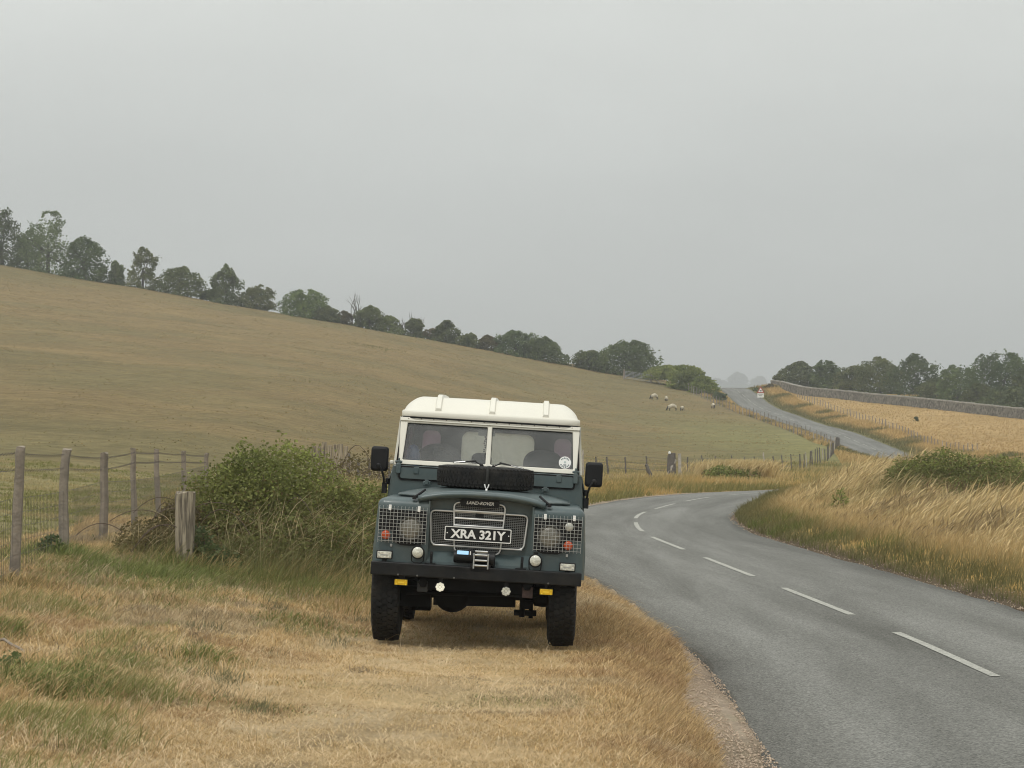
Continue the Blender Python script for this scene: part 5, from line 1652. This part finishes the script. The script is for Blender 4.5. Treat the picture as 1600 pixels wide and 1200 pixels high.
# flattened straw litter
m_ = 90000
y2 = 9.6 + (30 - 9.6) * r.random(m_) ** 1.5; x2 = r.uniform(-.245, .085, m_) * y2
z2, d2, _ = height(x2, y2, True); k = (d2 < -3.05) & (d2 > -9) & (r.random(m_) > 1.3 * verge_green(x2, y2))
x2, y2, z2 = x2[k], y2[k], z2[k]; m_ = len(x2)
cc = lerp(np.array((.58, .43, .23)), np.array((.84, .68, .44)), r.random(m_))
L_ = r.uniform(.03, .10, m_); an = r.random(m_) * 6.28
p2 = blades(x2, y2, z2 + .012, L_ * .35, np.full(m_, .004), 2.4 * np.cos(an), 2.4 * np.sin(an), cc, cc, r)
# long dead stems lying tangled in the rougher part
m_ = 26000
y3 = 9.8 + (26 - 9.8) * r.random(m_) ** 1.4; x3 = r.uniform(-.245, .085, m_) * y3
z3, d3, _ = height(x3, y3, True)
k = (d3 < -3.05) & (d3 > -9) & (r.random(m_) < .18 + .82 * sstep(-1.0, -2.2, x3)) & (vnoise(x3, y3, .7, 64, 2) > .40)
x3, y3, z3 = x3[k], y3[k], z3[k]; m_ = len(x3)
cc = lerp(np.array((.42, .31, .16)), np.array((.90, .74, .50)), r.random(m_) ** .8)
L_ = r.uniform(.10, .26, m_); an = r.random(m_) * 6.28; ln = r.uniform(.7, 1.9, m_)
p3 = blades(x3, y3, z3, L_ * .55, np.full(m_, .0042), ln * np.cos(an) + .3, ln * np.sin(an), cc, cc, r)
# dark dead thatch
m_ = 30000
y4 = 9.8 + (27 - 9.8) * r.random(m_) ** 1.4; x4 = r.uniform(-.245, .085, m_) * y4
z4, d4, _ = height(x4, y4, True)
k = (d4 < -3.05) & (d4 > -9) & (vnoise(x4, y4, .6, 66, 3) > .56 + .35 * sstep(-2.6, -1.8, x4))
x4, y4, z4 = x4[k], y4[k], z4[k]; m_ = len(x4); an = r.random(m_) * 6.28
cc = lerp(np.array((.13, .10, .065)), np.array((.30, .235, .15)), r.random(m_))
p4 = blades(x4, y4, z4, r.uniform(.03, .10, m_), np.full(m_, .005), 1.1 * np.cos(an), 1.1 * np.sin(an), cc, cc, r)
stuff('grass', [p1, p2, p3, p4])

def tufts(specs, n_per, hh, cset, r, lean=(.35, 0), spread=.10, w=.006, plume=0, jit=.35):
    parts = []
    for (X, Y, k) in specs:
        n = int(n_per * k)
        px_ = X + r.normal(size=n) * spread; py_ = Y + r.normal(size=n) * spread
        z = height(px_, py_)
        h = hh * r.uniform(.45, 1.1, n)
        c = lerp(np.array(cset[0]), np.array(cset[1]), r.random(n))
        parts.append(blades(px_, py_, z - .02, h, np.full(n, w), lean[0] + r.normal(size=n) * jit, lean[1] + r.normal(size=n) * jit, c, c, r))
    return parts
def gpt(px, py, off=0):
    Y = 1.5 * F / (py - 700)
    for _ in range(8):
        X = (px - 800) * Y / F; E_ = hz(X, Y) - CAMZ; Y = -E_ * F / (py - 700)
    return (px - 800) * Y / F, Y
GRN = ((.17, .185, .06), (.36, .35, .14)); GRY = ((.16, .16, .085), (.28, .26, .15)); STW = ((.42, .29, .12), (.68, .52, .29))
sp_ = []
for px, py, s, cnt in ((185, 1085, .16, 10), (205, 1050, .14, 6), (60, 1140, .20, 14), (150, 1130, .16, 8), (20, 1120, .2, 10), (215, 1095, .1, 5), (170, 1010, .15, 6), (75, 950, .35, 16), (200, 940, .35, 12), (20, 960, .3, 12), (140, 1160, .12, 6), (0, 1195, .1, 5), (120, 925, .3, 8), (300, 930, .3, 8)):
    X, Y = gpt(px, py)
    for _ in range(cnt): sp_.append((X + r.normal() * s, Y + r.normal() * s, r.uniform(.5, 1.2)))
parts = tufts(sp_, 48, .17, GRN, r, (.5, .0), .11, .005)
sp2 = []
for px, py, s, cnt in ((330, 1060, .12, 7), (270, 1010, .25, 8), (390, 1110, .15, 6), (430, 990, .4, 8), (100, 1050, .2, 6), (500, 960, .4, 8)):
    X, Y = gpt(px, py)
    for _ in range(cnt): sp2.append((X + r.normal() * s, Y + r.normal() * s, r.uniform(.4, 1)))
parts += tufts(sp2, 45, .12, GRY, r, (.1, 0), .06, .006)
sp3 = [(*gpt(r.uniform(100, 1000), r.uniform(960, 1190)), r.uniform(.2, .6)) for _ in range(60)]
parts += tufts(sp3, 40, .13, STW, r, (.3, 0), .07, .004, jit=.7)
sp4 = []
for px, py, s, cnt in ((215, 967, .10, 5), (312, 1003, .14, 7), (100, 1058, .15, 6), (560, 1048, .08, 2)):
    X, Y = gpt(px, py)
    for _ in range(cnt): sp4.append((X + r.normal() * s, Y + r.normal() * s, r.uniform(.4, 1)))
parts += tufts(sp4, 70, .08, ((.10, .08, .06), (.26, .21, .16)), r, (.2, 0), .05, .005, jit=.8)
stuff('grass_tufts', parts)
(xa, ya), (xb, yb) = gpt(-20, 1012), gpt(92, 1031)
b_ = MB(); o_ = Vector((xa, ya, hz(xa, ya)))
b_.tube([Vector((xa + (xb - xa) * t, ya + (yb - ya) * t + .03 * math.sin(t * 7), hz(xa + (xb - xa) * t, ya + (yb - ya) * t) + .05 - .02 * t)) - o_ for t in np.linspace(0, 1, 9)], [.011, .011, .010, .010, .009, .008, .007, .006, .004], 7)
st_ = b_.build('fallen_branch', WOOD, None, 60); st_.location = o_
tag(st_, 'bare grey-brown stick lying in the verge grass near the left edge of the picture', 'branch')

# 2. long grass under the fence and around the bramble bush
parts = []
n = 42000
y = r.uniform(20.5, 34, n); x = r.uniform(-7.0, -.9, n)
z, d, _ = height(x, y, True)
dens = sstep(-8.4, -7.2, d) * (1 - sstep(-5.2, -4.6, d)) * sstep(20.6, 23.5, y + .5 * (x + 2.5) + vnoise(x, y, .8, 4, 2))
k = r.random(n) < dens * (1 - .62 * sstep(23.6, 24.6, y)); x, y, z = x[k], y[k], z[k]; n = len(x)
hh = (.22 + .30 * sstep(21, 24.5, y) * vnoise(x, y, .7, 8, 2)) * r.uniform(.5, 1.2, n) * (1 - .45 * sstep(-3.6, -4.6, x))
gf = np.clip(sstep(.3, .55, vnoise(x, y, .6, 9, 2)) + .25 * sstep(23, 24.5, y), 0, 1)
c = lerp(lerp(np.array((.36, .28, .12)), np.array((.50, .37, .18)), r.random(n)), lerp(np.array((.13, .145, .045)), np.array((.25, .245, .09)), r.random(n)), gf)
parts.append(blades(x, y, z - .02, hh, np.full(n, .008), .35 + r.normal(size=n) * .35, r.normal(size=n) * .3, c, c, r))
stuff('long_grass', parts)

# bushes close by ---------------------------------------------------------
def bush(name, label, lobes, n, lsz, style, seed, stems=40, cat='bush', arch_=14, plumes=0, pl_h=(.5, 1.0), front=None, gl=0):
    r = np.random.default_rng(seed)
    lobes = np.array(lobes, float)
    cx, cy = lobes[0, 0], lobes[0, 1]; zg = hz(cx, cy)
    root = empty(name, (cx, cy, zg)); tag(root, label, cat)
    o = np.array((cx, cy, zg))
    w = lobes[:, 3] * lobes[:, 4] * lobes[:, 5]; w = w / w.sum()
    k = r.choice(len(lobes), n, p=w)
    d = r.normal(size=(n, 3)); d[:, 2] = np.abs(d[:, 2]) * 1.05 - .12; d /= np.linalg.norm(d, axis=1)[:, None]
    lump = 1 + .16 * (vnoise(d[:, 0] * 3 + k * 9, d[:, 2] * 3 + d[:, 1] * 2, .7, seed, 3) - .5) * 2
    rad = (1 - .55 * r.random(n) ** 1.9) * lump * (1 + .04 * r.normal(size=n))
    P = lobes[k, :3] + d * lobes[k, 3:6] * rad[:, None]
    zg2 = height(P[:, 0], P[:, 1]); P[:, 2] += zg2
    kk = P[:, 2] > zg2 + .02
    P = P[kk]; d = d[kk]; n = len(P)
    c0, c1 = (np.array(c) for c in LEAFC[style])
    cl = vnoise(P[:, 0] * 1 + P[:, 1] * .6, P[:, 2], .28, seed + 3, 2)
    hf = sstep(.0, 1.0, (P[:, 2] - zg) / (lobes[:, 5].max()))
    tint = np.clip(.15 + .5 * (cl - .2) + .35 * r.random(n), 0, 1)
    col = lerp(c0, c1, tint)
    upper_leaf = (r.random(n) < .30 * sstep(.55, 1.0, hf)) & (style == 'hedge')  # some leaves near the top take a brighter green tint
    col = np.where(upper_leaf[:, None], col * np.array((1.35, 1.45, 1.2)), col)
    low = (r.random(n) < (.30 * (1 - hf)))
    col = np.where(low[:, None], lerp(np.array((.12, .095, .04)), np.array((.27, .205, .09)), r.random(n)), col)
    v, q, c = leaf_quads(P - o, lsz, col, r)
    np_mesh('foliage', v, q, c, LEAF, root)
    b_ = MB()
    for i in range(stems):
        j = r.choice(len(lobes), p=w); L = lobes[j]
        a = r.random() * 6.28; bx, by = L[0] + math.cos(a) * L[3] * .4, L[1] + math.sin(a) * L[4] * .4
        e = r.uniform(.75, 1.02); a2 = a + r.uniform(-.6, .6); ph = r.uniform(.2, 1.4)
        tx, ty, tz = L[0] + math.cos(a2) * math.cos(ph) * L[3] * e, L[1] + math.sin(a2) * math.cos(ph) * L[4] * e, hz(L[0], L[1]) + L[2] + math.sin(ph) * L[5] * e
        zb = hz(bx, by)
        b_.tube([np.array((bx, by, zb)) - o, np.array(((bx * .6 + tx * .4), (by * .6 + ty * .4), zb * .35 + tz * .65)) - o, np.array((tx, ty, tz)) - o], [.010, .008, .004], 5)
    for i in range(arch_):
        j = r.choice(len(lobes), p=w); L = lobes[j]
        bx, by = L[0] + r.uniform(-.7, .7) * L[3], L[1] + r.uniform(-.5, .3) * L[4]
        zb = hz(bx, by) + L[2] + L[5] * r.uniform(.6, .9); dr = r.choice((-1, 1)) * r.uniform(.25, .6); hh = r.uniform(.10, .28)
        b_.tube([np.array((bx + dr * t, by - .1 * t, zb + hh * 4 * t * (1.1 - t) * .8)) - o for t in np.linspace(0, 1.15, 8)], .0042, 4)
    if stems + arch_: b_.build('stems', STEM, root, 60)
    return root

bush('bramble_bush', 'big green bramble bush with dry grass stems beside the parked vehicle',
     [(-2.6, 25.9, .05, 1.0, 1.2, 1.36), (-1.70, 26.2, .05, .70, 1.0, 1.06), (-1.2, 26.8, 0, .5, .8, .98), (-3.25, 26.0, .05, .66, .8, 1.10), (-2.1, 24.9, 0, 1.15, .75, .70), (-1.4, 25.2, 0, .55, .6, .75)], 90000, .042, 'hedge', 301, 50, arch_=8)
bush('bramble_bush', 'scruffy low bramble with thin arching stems left of the old square post',
     [(-3.70, 25.4, 0, .42, .6, .66), (-4.0, 24.8, 0, .34, .5, .42), (-3.35, 24.3, 0, .35, .4, .45)], 9000, .040, 'brown', 302, 14, arch_=12)
bush('bramble_bush', 'dark green ivy clump at the foot of the old square post', [(-3.28, 23.9, 0, .22, .25, .50), (-3.1, 23.7, 0, .35, .3, .32)], 2600, .05, 'dark', 303, 8, arch_=2)
bush('bramble_bush', 'brown arching scrub between the boards and the left mirror', [(-2.6, 40, .0, 1.0, 1.0, 1.45), (-1.9, 38, 0, .9, 1.0, 1.1)], 6500, .06, 'brown', 304, 60, arch_=30)
bush('bramble_bush', 'wide dark green bramble on the mound right of the road, largest there',
     [(10.0, 53, 0, 1.4, 1.4, 1.12), (9.2, 52.6, 0, .75, 1.0, .92), (11.2, 52.5, 0, 1.4, 1.3, .95), (10.6, 51.3, 0, 1.6, 1.0, .72), (10.0, 50.6, -.1, 1.5, .7, .5), (11.6, 50.4, -.1, 1.4, .7, .5)], 52000, .062, 'hedge', 305, 12, arch_=8)
bush('bramble_bush', 'low green bramble reaching the right edge of the picture', [(12.6, 51.5, .0, 1.3, 1.2, .80), (11.9, 50.6, 0, 1.0, .9, .6)], 22000, .062, 'hedge', 306, 8, arch_=6)
bush('roadside_bush', 'green bush topped with dry grass on the bank beyond the bend', [(9.0, 97, 0, .95, 1.1, .58), (9.9, 97.4, 0, .8, 1.0, .48)], 4200, .11, 'bright', 307, 10, arch_=0)
bush('thistle_plant', 'small leafy green plant in tall grass near the inside of the bend', [(6.85, 47.5, .1, .20, .20, .45)], 150, .08, 'bright', 308, 8, 'plant', arch_=0)
bush('thistle_plant', 'small dark fir-like weed at the foot of the second fence post', [(-4.62, 22.8, .0, .16, .16, .30)], 700, .05, 'dark', 309, 6, 'plant', arch_=0)
bush('thistle_plant', 'leafy dark weed in the verge at the left edge of the picture', [(gpt(18, 1065)[0], gpt(18, 1065)[1], 0, .11, .11, .21)], 300, .04, 'mid', 310, 6, 'plant', arch_=0)

# 3. seed-headed stems through and in front of the bramble
parts = []
n = 900
x = r.uniform(-4.3, -.75, n); y = r.uniform(23.6, 25.6, n); z = height(x, y)
hh = r.uniform(.30, 1.2, n) * np.clip(1.1 - .32 * np.abs(x + 2.2), .4, 1)
c = lerp(np.array((.22, .20, .095)), np.array((.58, .47, .28)), r.random(n) ** 1.4)
parts.append(blades(x, y, z, hh, r.uniform(.0035, .0065, n), .55 + r.normal(size=n) * .45, r.normal(size=n) * .15, c, c, r, 'plume'))
n = 3200
x = r.uniform(-4.4, -.8, n); y = r.uniform(23.4, 25.8, n); z = height(x, y)
hh = r.uniform(.22, .62, n) * np.clip(1.1 - .28 * np.abs(x + 2.2), .4, 1)
gf = vnoise(x, y, .4, 71, 2)
c = lerp(np.array((.12, .14, .05)), np.array((.27, .245, .11)), np.clip(r.random(n) * .8 + gf - .55, 0, 1))
parts.append(blades(x, y, z, hh, np.full(n, .006), .5 + r.normal(size=n) * .4, r.normal(size=n) * .3, c, c, r))
# behind the vehicle's left side: pale leaning grass
n = 14000
x = r.uniform(-2.9, -.2, n); y = r.uniform(26.6, 39, n); z = height(x, y)
hh = r.uniform(.6, 1.25, n); c = lerp(np.array((.23, .21, .085)), np.array((.52, .42, .22)), r.random(n))
d_ = road_near(x, y)[0]; kk = d_ < -3.6
parts.append(tuple(blades(x[kk], y[kk], z[kk], hh[kk], np.full(kk.sum(), .011), .45 + r.normal(size=kk.sum()) * .3, r.normal(size=kk.sum()) * .2, c[kk], c[kk], r, 'plume')))
stuff('tall_grass', parts)

# 4. the verge right of the road
def by_road(n, ylo, yhi, dlo, dhi, r, pw=1.0):
    y = ylo + (yhi - ylo) * r.random(n) ** pw
    s_ = np.interp(y, RP[:, 1], RSS)
    cx = np.interp(s_, RSS, RP[:, 0]); cy = np.interp(s_, RSS, RP[:, 1]); nx_ = np.interp(s_, RSS, RNN[:, 0]); ny_ = np.interp(s_, RSS, RNN[:, 1])
    dd = dlo + (dhi - dlo) * r.random(n)
    x = cx + nx_ * dd; y = cy + ny_ * dd
    z, d, _ = height(x, y, True)
    return x, y, z, d
parts = []
x, y, z, d = by_road(95000, 22, 86, 2.32, 6.2, r, 1.3)
k = (d > 2.32) & (r.random(len(x)) < .35 + .65 * sstep(.3, .55, vnoise(x, y, .5, 81, 2))); x, y, z, d = x[k], y[k], z[k], d[k]; n = len(x)
el = 1 - sstep(2.75, 3.7, d)
hh = (.15 + .08 * sstep(2.5, 3.3, d) + .14 * vnoise(x, y, .8, 82, 2) + .12 * sstep(4.5, 6, d)) * r.uniform(.5, 1.25, n)
gold = lerp(np.array((.40, .29, .13)), np.array((.66, .50, .26)), r.random(n)); ol = lerp(np.array((.13, .130, .052)), np.array((.26, .235, .11)), r.random(n))
grn = lerp(np.array((.12, .15, .04)), np.array((.22, .24, .08)), r.random(n))
c = lerp(gold, ol, np.clip(el * 1.1 + .5 * (vnoise(x, y, 1.5, 83, 2) - .55), 0, 1))
gp = sstep(.66, .74, vnoise(x, y, 1.2, 84, 2)) * el
c = lerp(c, grn, gp)
parts.append(blades(x, y, z - .02, hh, .007 + .00022 * (y - 20), -.15 * el + .25 + r.normal(size=n) * .38, -.25 * el + r.normal(size=n) * .3, c, c, r))
# tall straw with seed heads
x, y, z, d = by_road(112000, 25, 84, 3.4, 14, r, 1.15)
k = (d > 3.5 + .5 * (vnoise(x, y, 1.4, 185, 2) - .5)) & (r.random(len(x)) < .12 + .88 * sstep(.34, .62, vnoise(x, y, .9, 85, 2))); x, y, z, d = x[k], y[k], z[k], d[k]; n = len(x)
hh = (.30 + .50 * sstep(3.5, 5.2, d) + .25 * (vnoise(x, y, 1.5, 86, 2) - .5)) * r.uniform(.6, 1.15, n)
hh = hh * (1 - .52 * sstep(5.8, 6.8, d) * (1 - sstep(50.5, 52, y)) - .45 * sstep(7, 8.5, d) * sstep(53.5, 55, y))
pl_ = lerp(np.array((.48, .36, .165)), np.array((.88, .71, .40)), r.random(n)); clump = vnoise(x, y, 1.1, 181, 3); hh = hh * (.62 + .8 * clump); br_ = lerp(np.array((.20, .15, .08)), np.array((.40, .31, .17)), r.random(n))
c = lerp(pl_, br_, sstep(.45, .68, vnoise(x, y, 2.2, 87, 2)) * .85); c = lerp(c, np.array((.30, .26, .11)), sstep(.56, .70, vnoise(x, y, 1.7, 183, 2)) * .6); c = c * r.uniform(.55, 1.12, (n, 1))
pm = r.random(n) < .55
for mk, md in ((pm, 'plume'), (~pm, 'blade')):
    q = mk.sum()
    parts.append(blades(x[mk], y[mk], z[mk] - .02, hh[mk], (.013 if md == 'plume' else .008) + .0002 * (y[mk] - 20), .55 + r.normal(size=q) * .30, r.normal(size=q) * .22, c[mk], c[mk], r, md))
# dark seed heads
x, y, z, d = by_road(900, 26, 52, 6, 11, r); n = len(x)
hh = r.uniform(.5, .85, n); c = np.tile(np.array((.15, .10, .065)), (n, 1))
k = vnoise(x, y, 2.5, 88, 2) > .5
parts.append(blades(x[k], y[k], z[k], hh[k], np.full(k.sum(), .011), r.normal(size=k.sum()) * .3, r.normal(size=k.sum()) * .1, c[k], c[k], r, 'plume'))
stuff('verge_grass', parts)

# 5. the far bank of the bend, and the verges of the far road
parts = []
x, y, z, d = by_road(70000, 36, 84, -11.5, -2.32, r)
k = (d < -2.42) & (d > -10) & (y > 36) & ~((x < .9) & (y < 45)); x, y, z, d = x[k], y[k], z[k], d[k]; n = len(x)
hh = (.20 + .30 * vnoise(x, y, 1.2, 91, 2)) * r.uniform(.5, 1.2, n)
gn = sstep(.42, .62, vnoise(x, y, 2.2, 92, 2))
c = lerp(lerp(np.array((.42, .27, .095)), np.array((.60, .44, .19)), r.random(n)), lerp(np.array((.17, .165, .055)), np.array((.30, .265, .10)), r.random(n)), gn)
parts.append(blades(x, y, z - .03, hh, np.full(n, .018), .25 + r.normal(size=n) * .35, r.normal(size=n) * .3, c, c, r))
x, y, z = r.uniform(0, 26, 40000), r.uniform(78, 150, 40000), 0
z, d, _ = height(x, y, True); k = (np.abs(d) > 3) & (d < 0) & (d > -26) ; x, y, z, d = x[k], y[k], z[k], d[k]; n = len(x)
hh = (.15 + .35 * vnoise(x, y, 3, 93, 2)) * r.uniform(.5, 1.2, n) * (1 - .6 * sstep(-10, -20, d))
c = lerp(lerp(np.array((.40, .29, .115)), np.array((.58, .45, .22)), r.random(n)), lerp(np.array((.17, .165, .06)), np.array((.30, .27, .105)), r.random(n)), sstep(.4, .6, vnoise(x, y, 3, 94, 2)))
parts.append(blades(x, y, z - .03, hh, np.full(n, .03), .25 + r.normal(size=n) * .35, r.normal(size=n) * .3, c, c, r))
n = 5000
x = 9.6 + r.normal(size=n) * .75; y = 98.5 + r.normal(size=n) * .7; z = height(x, y)
c = lerp(np.array((.42, .32, .15)), np.array((.72, .58, .32)), r.random(n))
parts.append(blades(x, y, z, r.uniform(.5, 1.05, n), np.full(n, .028), .35 + r.normal(size=n) * .25, r.normal(size=n) * .2, c, c, r, 'plume'))
for sd in (-1, 1):
    x, y, z, d = by_road(26000, 150, 345, 2.5, 6.5, r) if sd > 0 else by_road(26000, 150, 345, -6.5, -2.5, r)
    n = len(x); hh = (.25 + .45 * vnoise(x, y, 4, 95, 2)) * r.uniform(.5, 1.2, n) * np.where(np.abs(d) < 3.4, .6, 1)
    gn = sstep(.50, .68, vnoise(x, y, 5, 96, 2)); 
    if sd > 0: gn = np.maximum(gn, 1 - sstep(3.0, 4.6, d))
    c = lerp(lerp(np.array((.40, .27, .11)), np.array((.60, .44, .20)), r.random(n)), lerp(np.array((.11, .115, .045)), np.array((.22, .20, .08)), r.random(n)), gn)
    parts.append(blades(x, y, z - .05, hh, np.full(n, .07), .25 + r.normal(size=n) * .35, r.normal(size=n) * .3, c, c, r))
stuff('bank_grass', parts)

# 6. pasture turf: tufts that thin out with distance
parts = []
n = 120000
y = 18 + (70 - 18) * r.random(n) ** 1.4; x = -r.uniform(.06, .25, n) * y
z, d, _ = height(x, y, True); k = (d < -8.2) & (r.random(n) < .2 + .8 * sstep(.35, .6, vnoise(x, y, .6, 97, 3))); x, y, z = x[k], y[k], z[k]; n = len(x)
gn = sstep(.35, .6, vnoise(x, y, 1.8, 98, 2))
c = lerp(lerp(np.array((.33, .27, .12)), np.array((.52, .42, .22)), r.random(n)), lerp(np.array((.17, .18, .055)), np.array((.30, .29, .11)), r.random(n)), gn)
parts.append(blades(x, y, z - .01, r.uniform(.03, .10, n), .007 + .0003 * (y - 18), r.normal(size=n) * .6 + .2, r.normal(size=n) * .5, c, c, r))
n = 130000
y = 60 + (350 - 60) * r.random(n) ** .8; x = -.24 * y + r.random(n) * (.24 * y + 28)
z, d, _ = height(x, y, True); k = (d < -9) & (r.random(n) < .15 + .85 * sstep(.42, .62, vnoise(x, y * .5, 1.8, 99, 3))); x, y, z = x[k], y[k], z[k]; n = len(x)
c = lerp(np.array((.27, .20, .09)), np.array((.40, .305, .145)), r.random(n)); c = lerp(c, np.array((.23, .20, .085)), (r.random(n) < .3).astype(float))
sc_ = (y / 200)
parts.append(blades(x, y, z - .02, r.uniform(.03, .07, n) * (.6 + .5 * sc_), .06 + .07 * sc_, r.normal(size=n) * .7 + .2, r.normal(size=n) * .6, c, c, r))
n = 50000
y = r.uniform(150, 345, n); x = 40 + r.random(n) * (.24 * y - 36)
z, d, _ = height(x, y, True); k = d > 6.5; x, y, z = x[k], y[k], z[k]; n = len(x)
c = lerp(np.array((.40, .27, .11)), np.array((.56, .40, .19)), r.random(n))
parts.append(blades(x, y, z - .02, r.uniform(.05, .16, n), np.full(n, .11), r.normal(size=n) * .5 + .2, r.normal(size=n) * .5, c, c, r))
# weedy tussocks dotted over the hillside
for px, py, rad, k_ in ((575, 541, 2.2, 420), (600, 545, 1.6, 160), (480, 596, 1.6, 70), (700, 560, 1.8, 70), (240, 470, 1.8, 60), (1120, 714, .9, 70)):
    Ys = np.arange(45, 345, 1.0); X = (px - 800) * Ys / F
    hh_ = height(X, Ys); ok = np.nonzero(hh_ >= CAMZ + (700 - py) * Ys / F)[0]
    if not len(ok): continue
    X0, Y0 = X[ok[0]], Ys[ok[0]]
    x = X0 + r.normal(size=k_) * rad; y = Y0 + r.normal(size=k_) * rad * 1.5; z = height(x, y)
    c = lerp(np.array((.16, .15, .06)), np.array((.26, .235, .105)), r.random(k_))
    parts.append(blades(x, y, z - .02, r.uniform(.08, .28, k_), np.full(k_, .05), r.normal(size=k_) * .5, r.normal(size=k_) * .4, c, c, r))
stuff('pasture_grass', parts)

# ------------------------------------------------------------------ air, sky, sun, camera
hzm = bpy.data.materials.new('mist'); hzm.use_nodes = True
nt = hzm.node_tree; nt.nodes.remove(nt.nodes['Principled BSDF'])
pv = nt.nodes.new('ShaderNodeVolumePrincipled')
pv.inputs['Color'].default_value = (.93, .955, .955, 1); pv.inputs['Density'].default_value = HAZE; pv.inputs['Anisotropy'].default_value = 0
nt.links.new(pv.outputs['Volume'], nt.nodes['Material Output'].inputs['Volume'])
b_ = MB(); b_.box(-2700, 2700, -70, 4650, -12, 150)
hb = b_.build('haze', hzm, None, None); tag(hb, kind='stuff')

w = bpy.data.worlds.new('World'); SC.world = w; w.use_nodes = True
nt = w.node_tree; bg = nt.nodes['Background']; bg.inputs['Strength'].default_value = .1
sky = nt.nodes.new('ShaderNodeTexSky'); sky.sky_type = 'NISHITA'; sky.sun_disc = False
sky.sun_elevation = R(SUN_EL); sky.sun_rotation = R(SUN_AZ); sky.dust_density = 4; sky.air_density = 1.5
hs = nt.nodes.new('ShaderNodeHueSaturation'); hs.inputs['Saturation'].default_value = .12; hs.inputs['Value'].default_value = 1.0
nt.links.new(sky.outputs['Color'], hs.inputs['Color'])
# an even grey cloud layer, brighter overhead than towards the horizon
tc = nt.nodes.new('ShaderNodeTexCoord'); sx_ = nt.nodes.new('ShaderNodeSeparateXYZ')
nt.links.new(tc.outputs['Generated'], sx_.inputs['Vector'])
rp = nt.nodes.new('ShaderNodeValToRGB'); rp.color_ramp.interpolation = 'EASE'
e = rp.color_ramp.elements
e[0].position = 0.0; e[0].color = SKY0; e[1].position = .9; e[1].color = SKY3
q = e.new(.09); q.color = SKY1; q = e.new(.22); q.color = SKY2
nt.links.new(sx_.outputs['Z'], rp.inputs['Fac'])
cn = nt.nodes.new('ShaderNodeTexNoise'); cn.inputs['Scale'].default_value = 3.5; cn.inputs['Detail'].default_value = 3
mp = nt.nodes.new('ShaderNodeMapping'); mp.inputs['Scale'].default_value = (1, 1, 3)
nt.links.new(tc.outputs['Generated'], mp.inputs['Vector']); nt.links.new(mp.outputs['Vector'], cn.inputs['Vector'])
mr = nt.nodes.new('ShaderNodeMapRange'); mr.inputs['From Min'].default_value = .3; mr.inputs['From Max'].default_value = .7; mr.inputs['To Min'].default_value = .93; mr.inputs['To Max'].default_value = 1.07
nt.links.new(cn.outputs['Fac'], mr.inputs['Value'])
vm = nt.nodes.new('ShaderNodeVectorMath'); vm.operation = 'SCALE'
nt.links.new(rp.outputs['Color'], vm.inputs[0]); nt.links.new(mr.outputs['Result'], vm.inputs['Scale'])
v10 = nt.nodes.new('ShaderNodeVectorMath'); v10.operation = 'SCALE'; v10.inputs['Scale'].default_value = 10
nt.links.new(vm.outputs['Vector'], v10.inputs[0])
mx = nt.nodes.new('ShaderNodeMix'); mx.data_type = 'RGBA'; mx.inputs['Factor'].default_value = .94
nt.links.new(hs.outputs['Color'], mx.inputs['A']); nt.links.new(v10.outputs['Vector'], mx.inputs['B'])
nt.links.new(mx.outputs['Result'], bg.inputs['Color'])

sl = bpy.data.lights.new('sun', 'SUN'); sl.energy = SUN_E; sl.angle = R(14); sl.color = (1, .965, .91)
so = bpy.data.objects.new('sun', sl); COL.objects.link(so)
az, el = R(SUN_AZ), R(SUN_EL)
sd = Vector((math.sin(az) * math.cos(el), math.cos(az) * math.cos(el), math.sin(el)))
so.rotation_euler = (-sd).to_track_quat('-Z', 'Y').to_euler(); so.location = (0, 0, 60)

cam = bpy.data.cameras.new('camera'); co = bpy.data.objects.new('camera', cam); COL.objects.link(co)
cam.sensor_width = 36; cam.sensor_fit = 'HORIZONTAL'; cam.lens = 36 * F / 1600
cam.clip_start = .5; cam.clip_end = 8000
co.location = (0, 0, CAMZ); co.rotation_euler = (R(90) + math.atan(100 / F), 0, 0)
SC.camera = co
SC.render.engine = 'CYCLES'
vs = SC.view_settings; vs.view_transform = 'Standard'; vs.look = 'None'; vs.exposure = EXPO; vs.gamma = 1
c = SC.cycles
c.use_denoising = DN; c.denoiser = 'OPENIMAGEDENOISE'; c.denoising_prefilter = 'ACCURATE'; c.denoising_quality = 'HIGH'; c.max_bounces = 8; c.diffuse_bounces = 3; c.glossy_bounces = 3; c.transparent_max_bounces = 12; c.transmission_bounces = 4; c.volume_bounces = 0
c.use_adaptive_sampling = True; c.adaptive_threshold = .015
SC.render.film_transparent = False
c.pixel_filter_type = 'BLACKMAN_HARRIS'; c.filter_width = 1.05
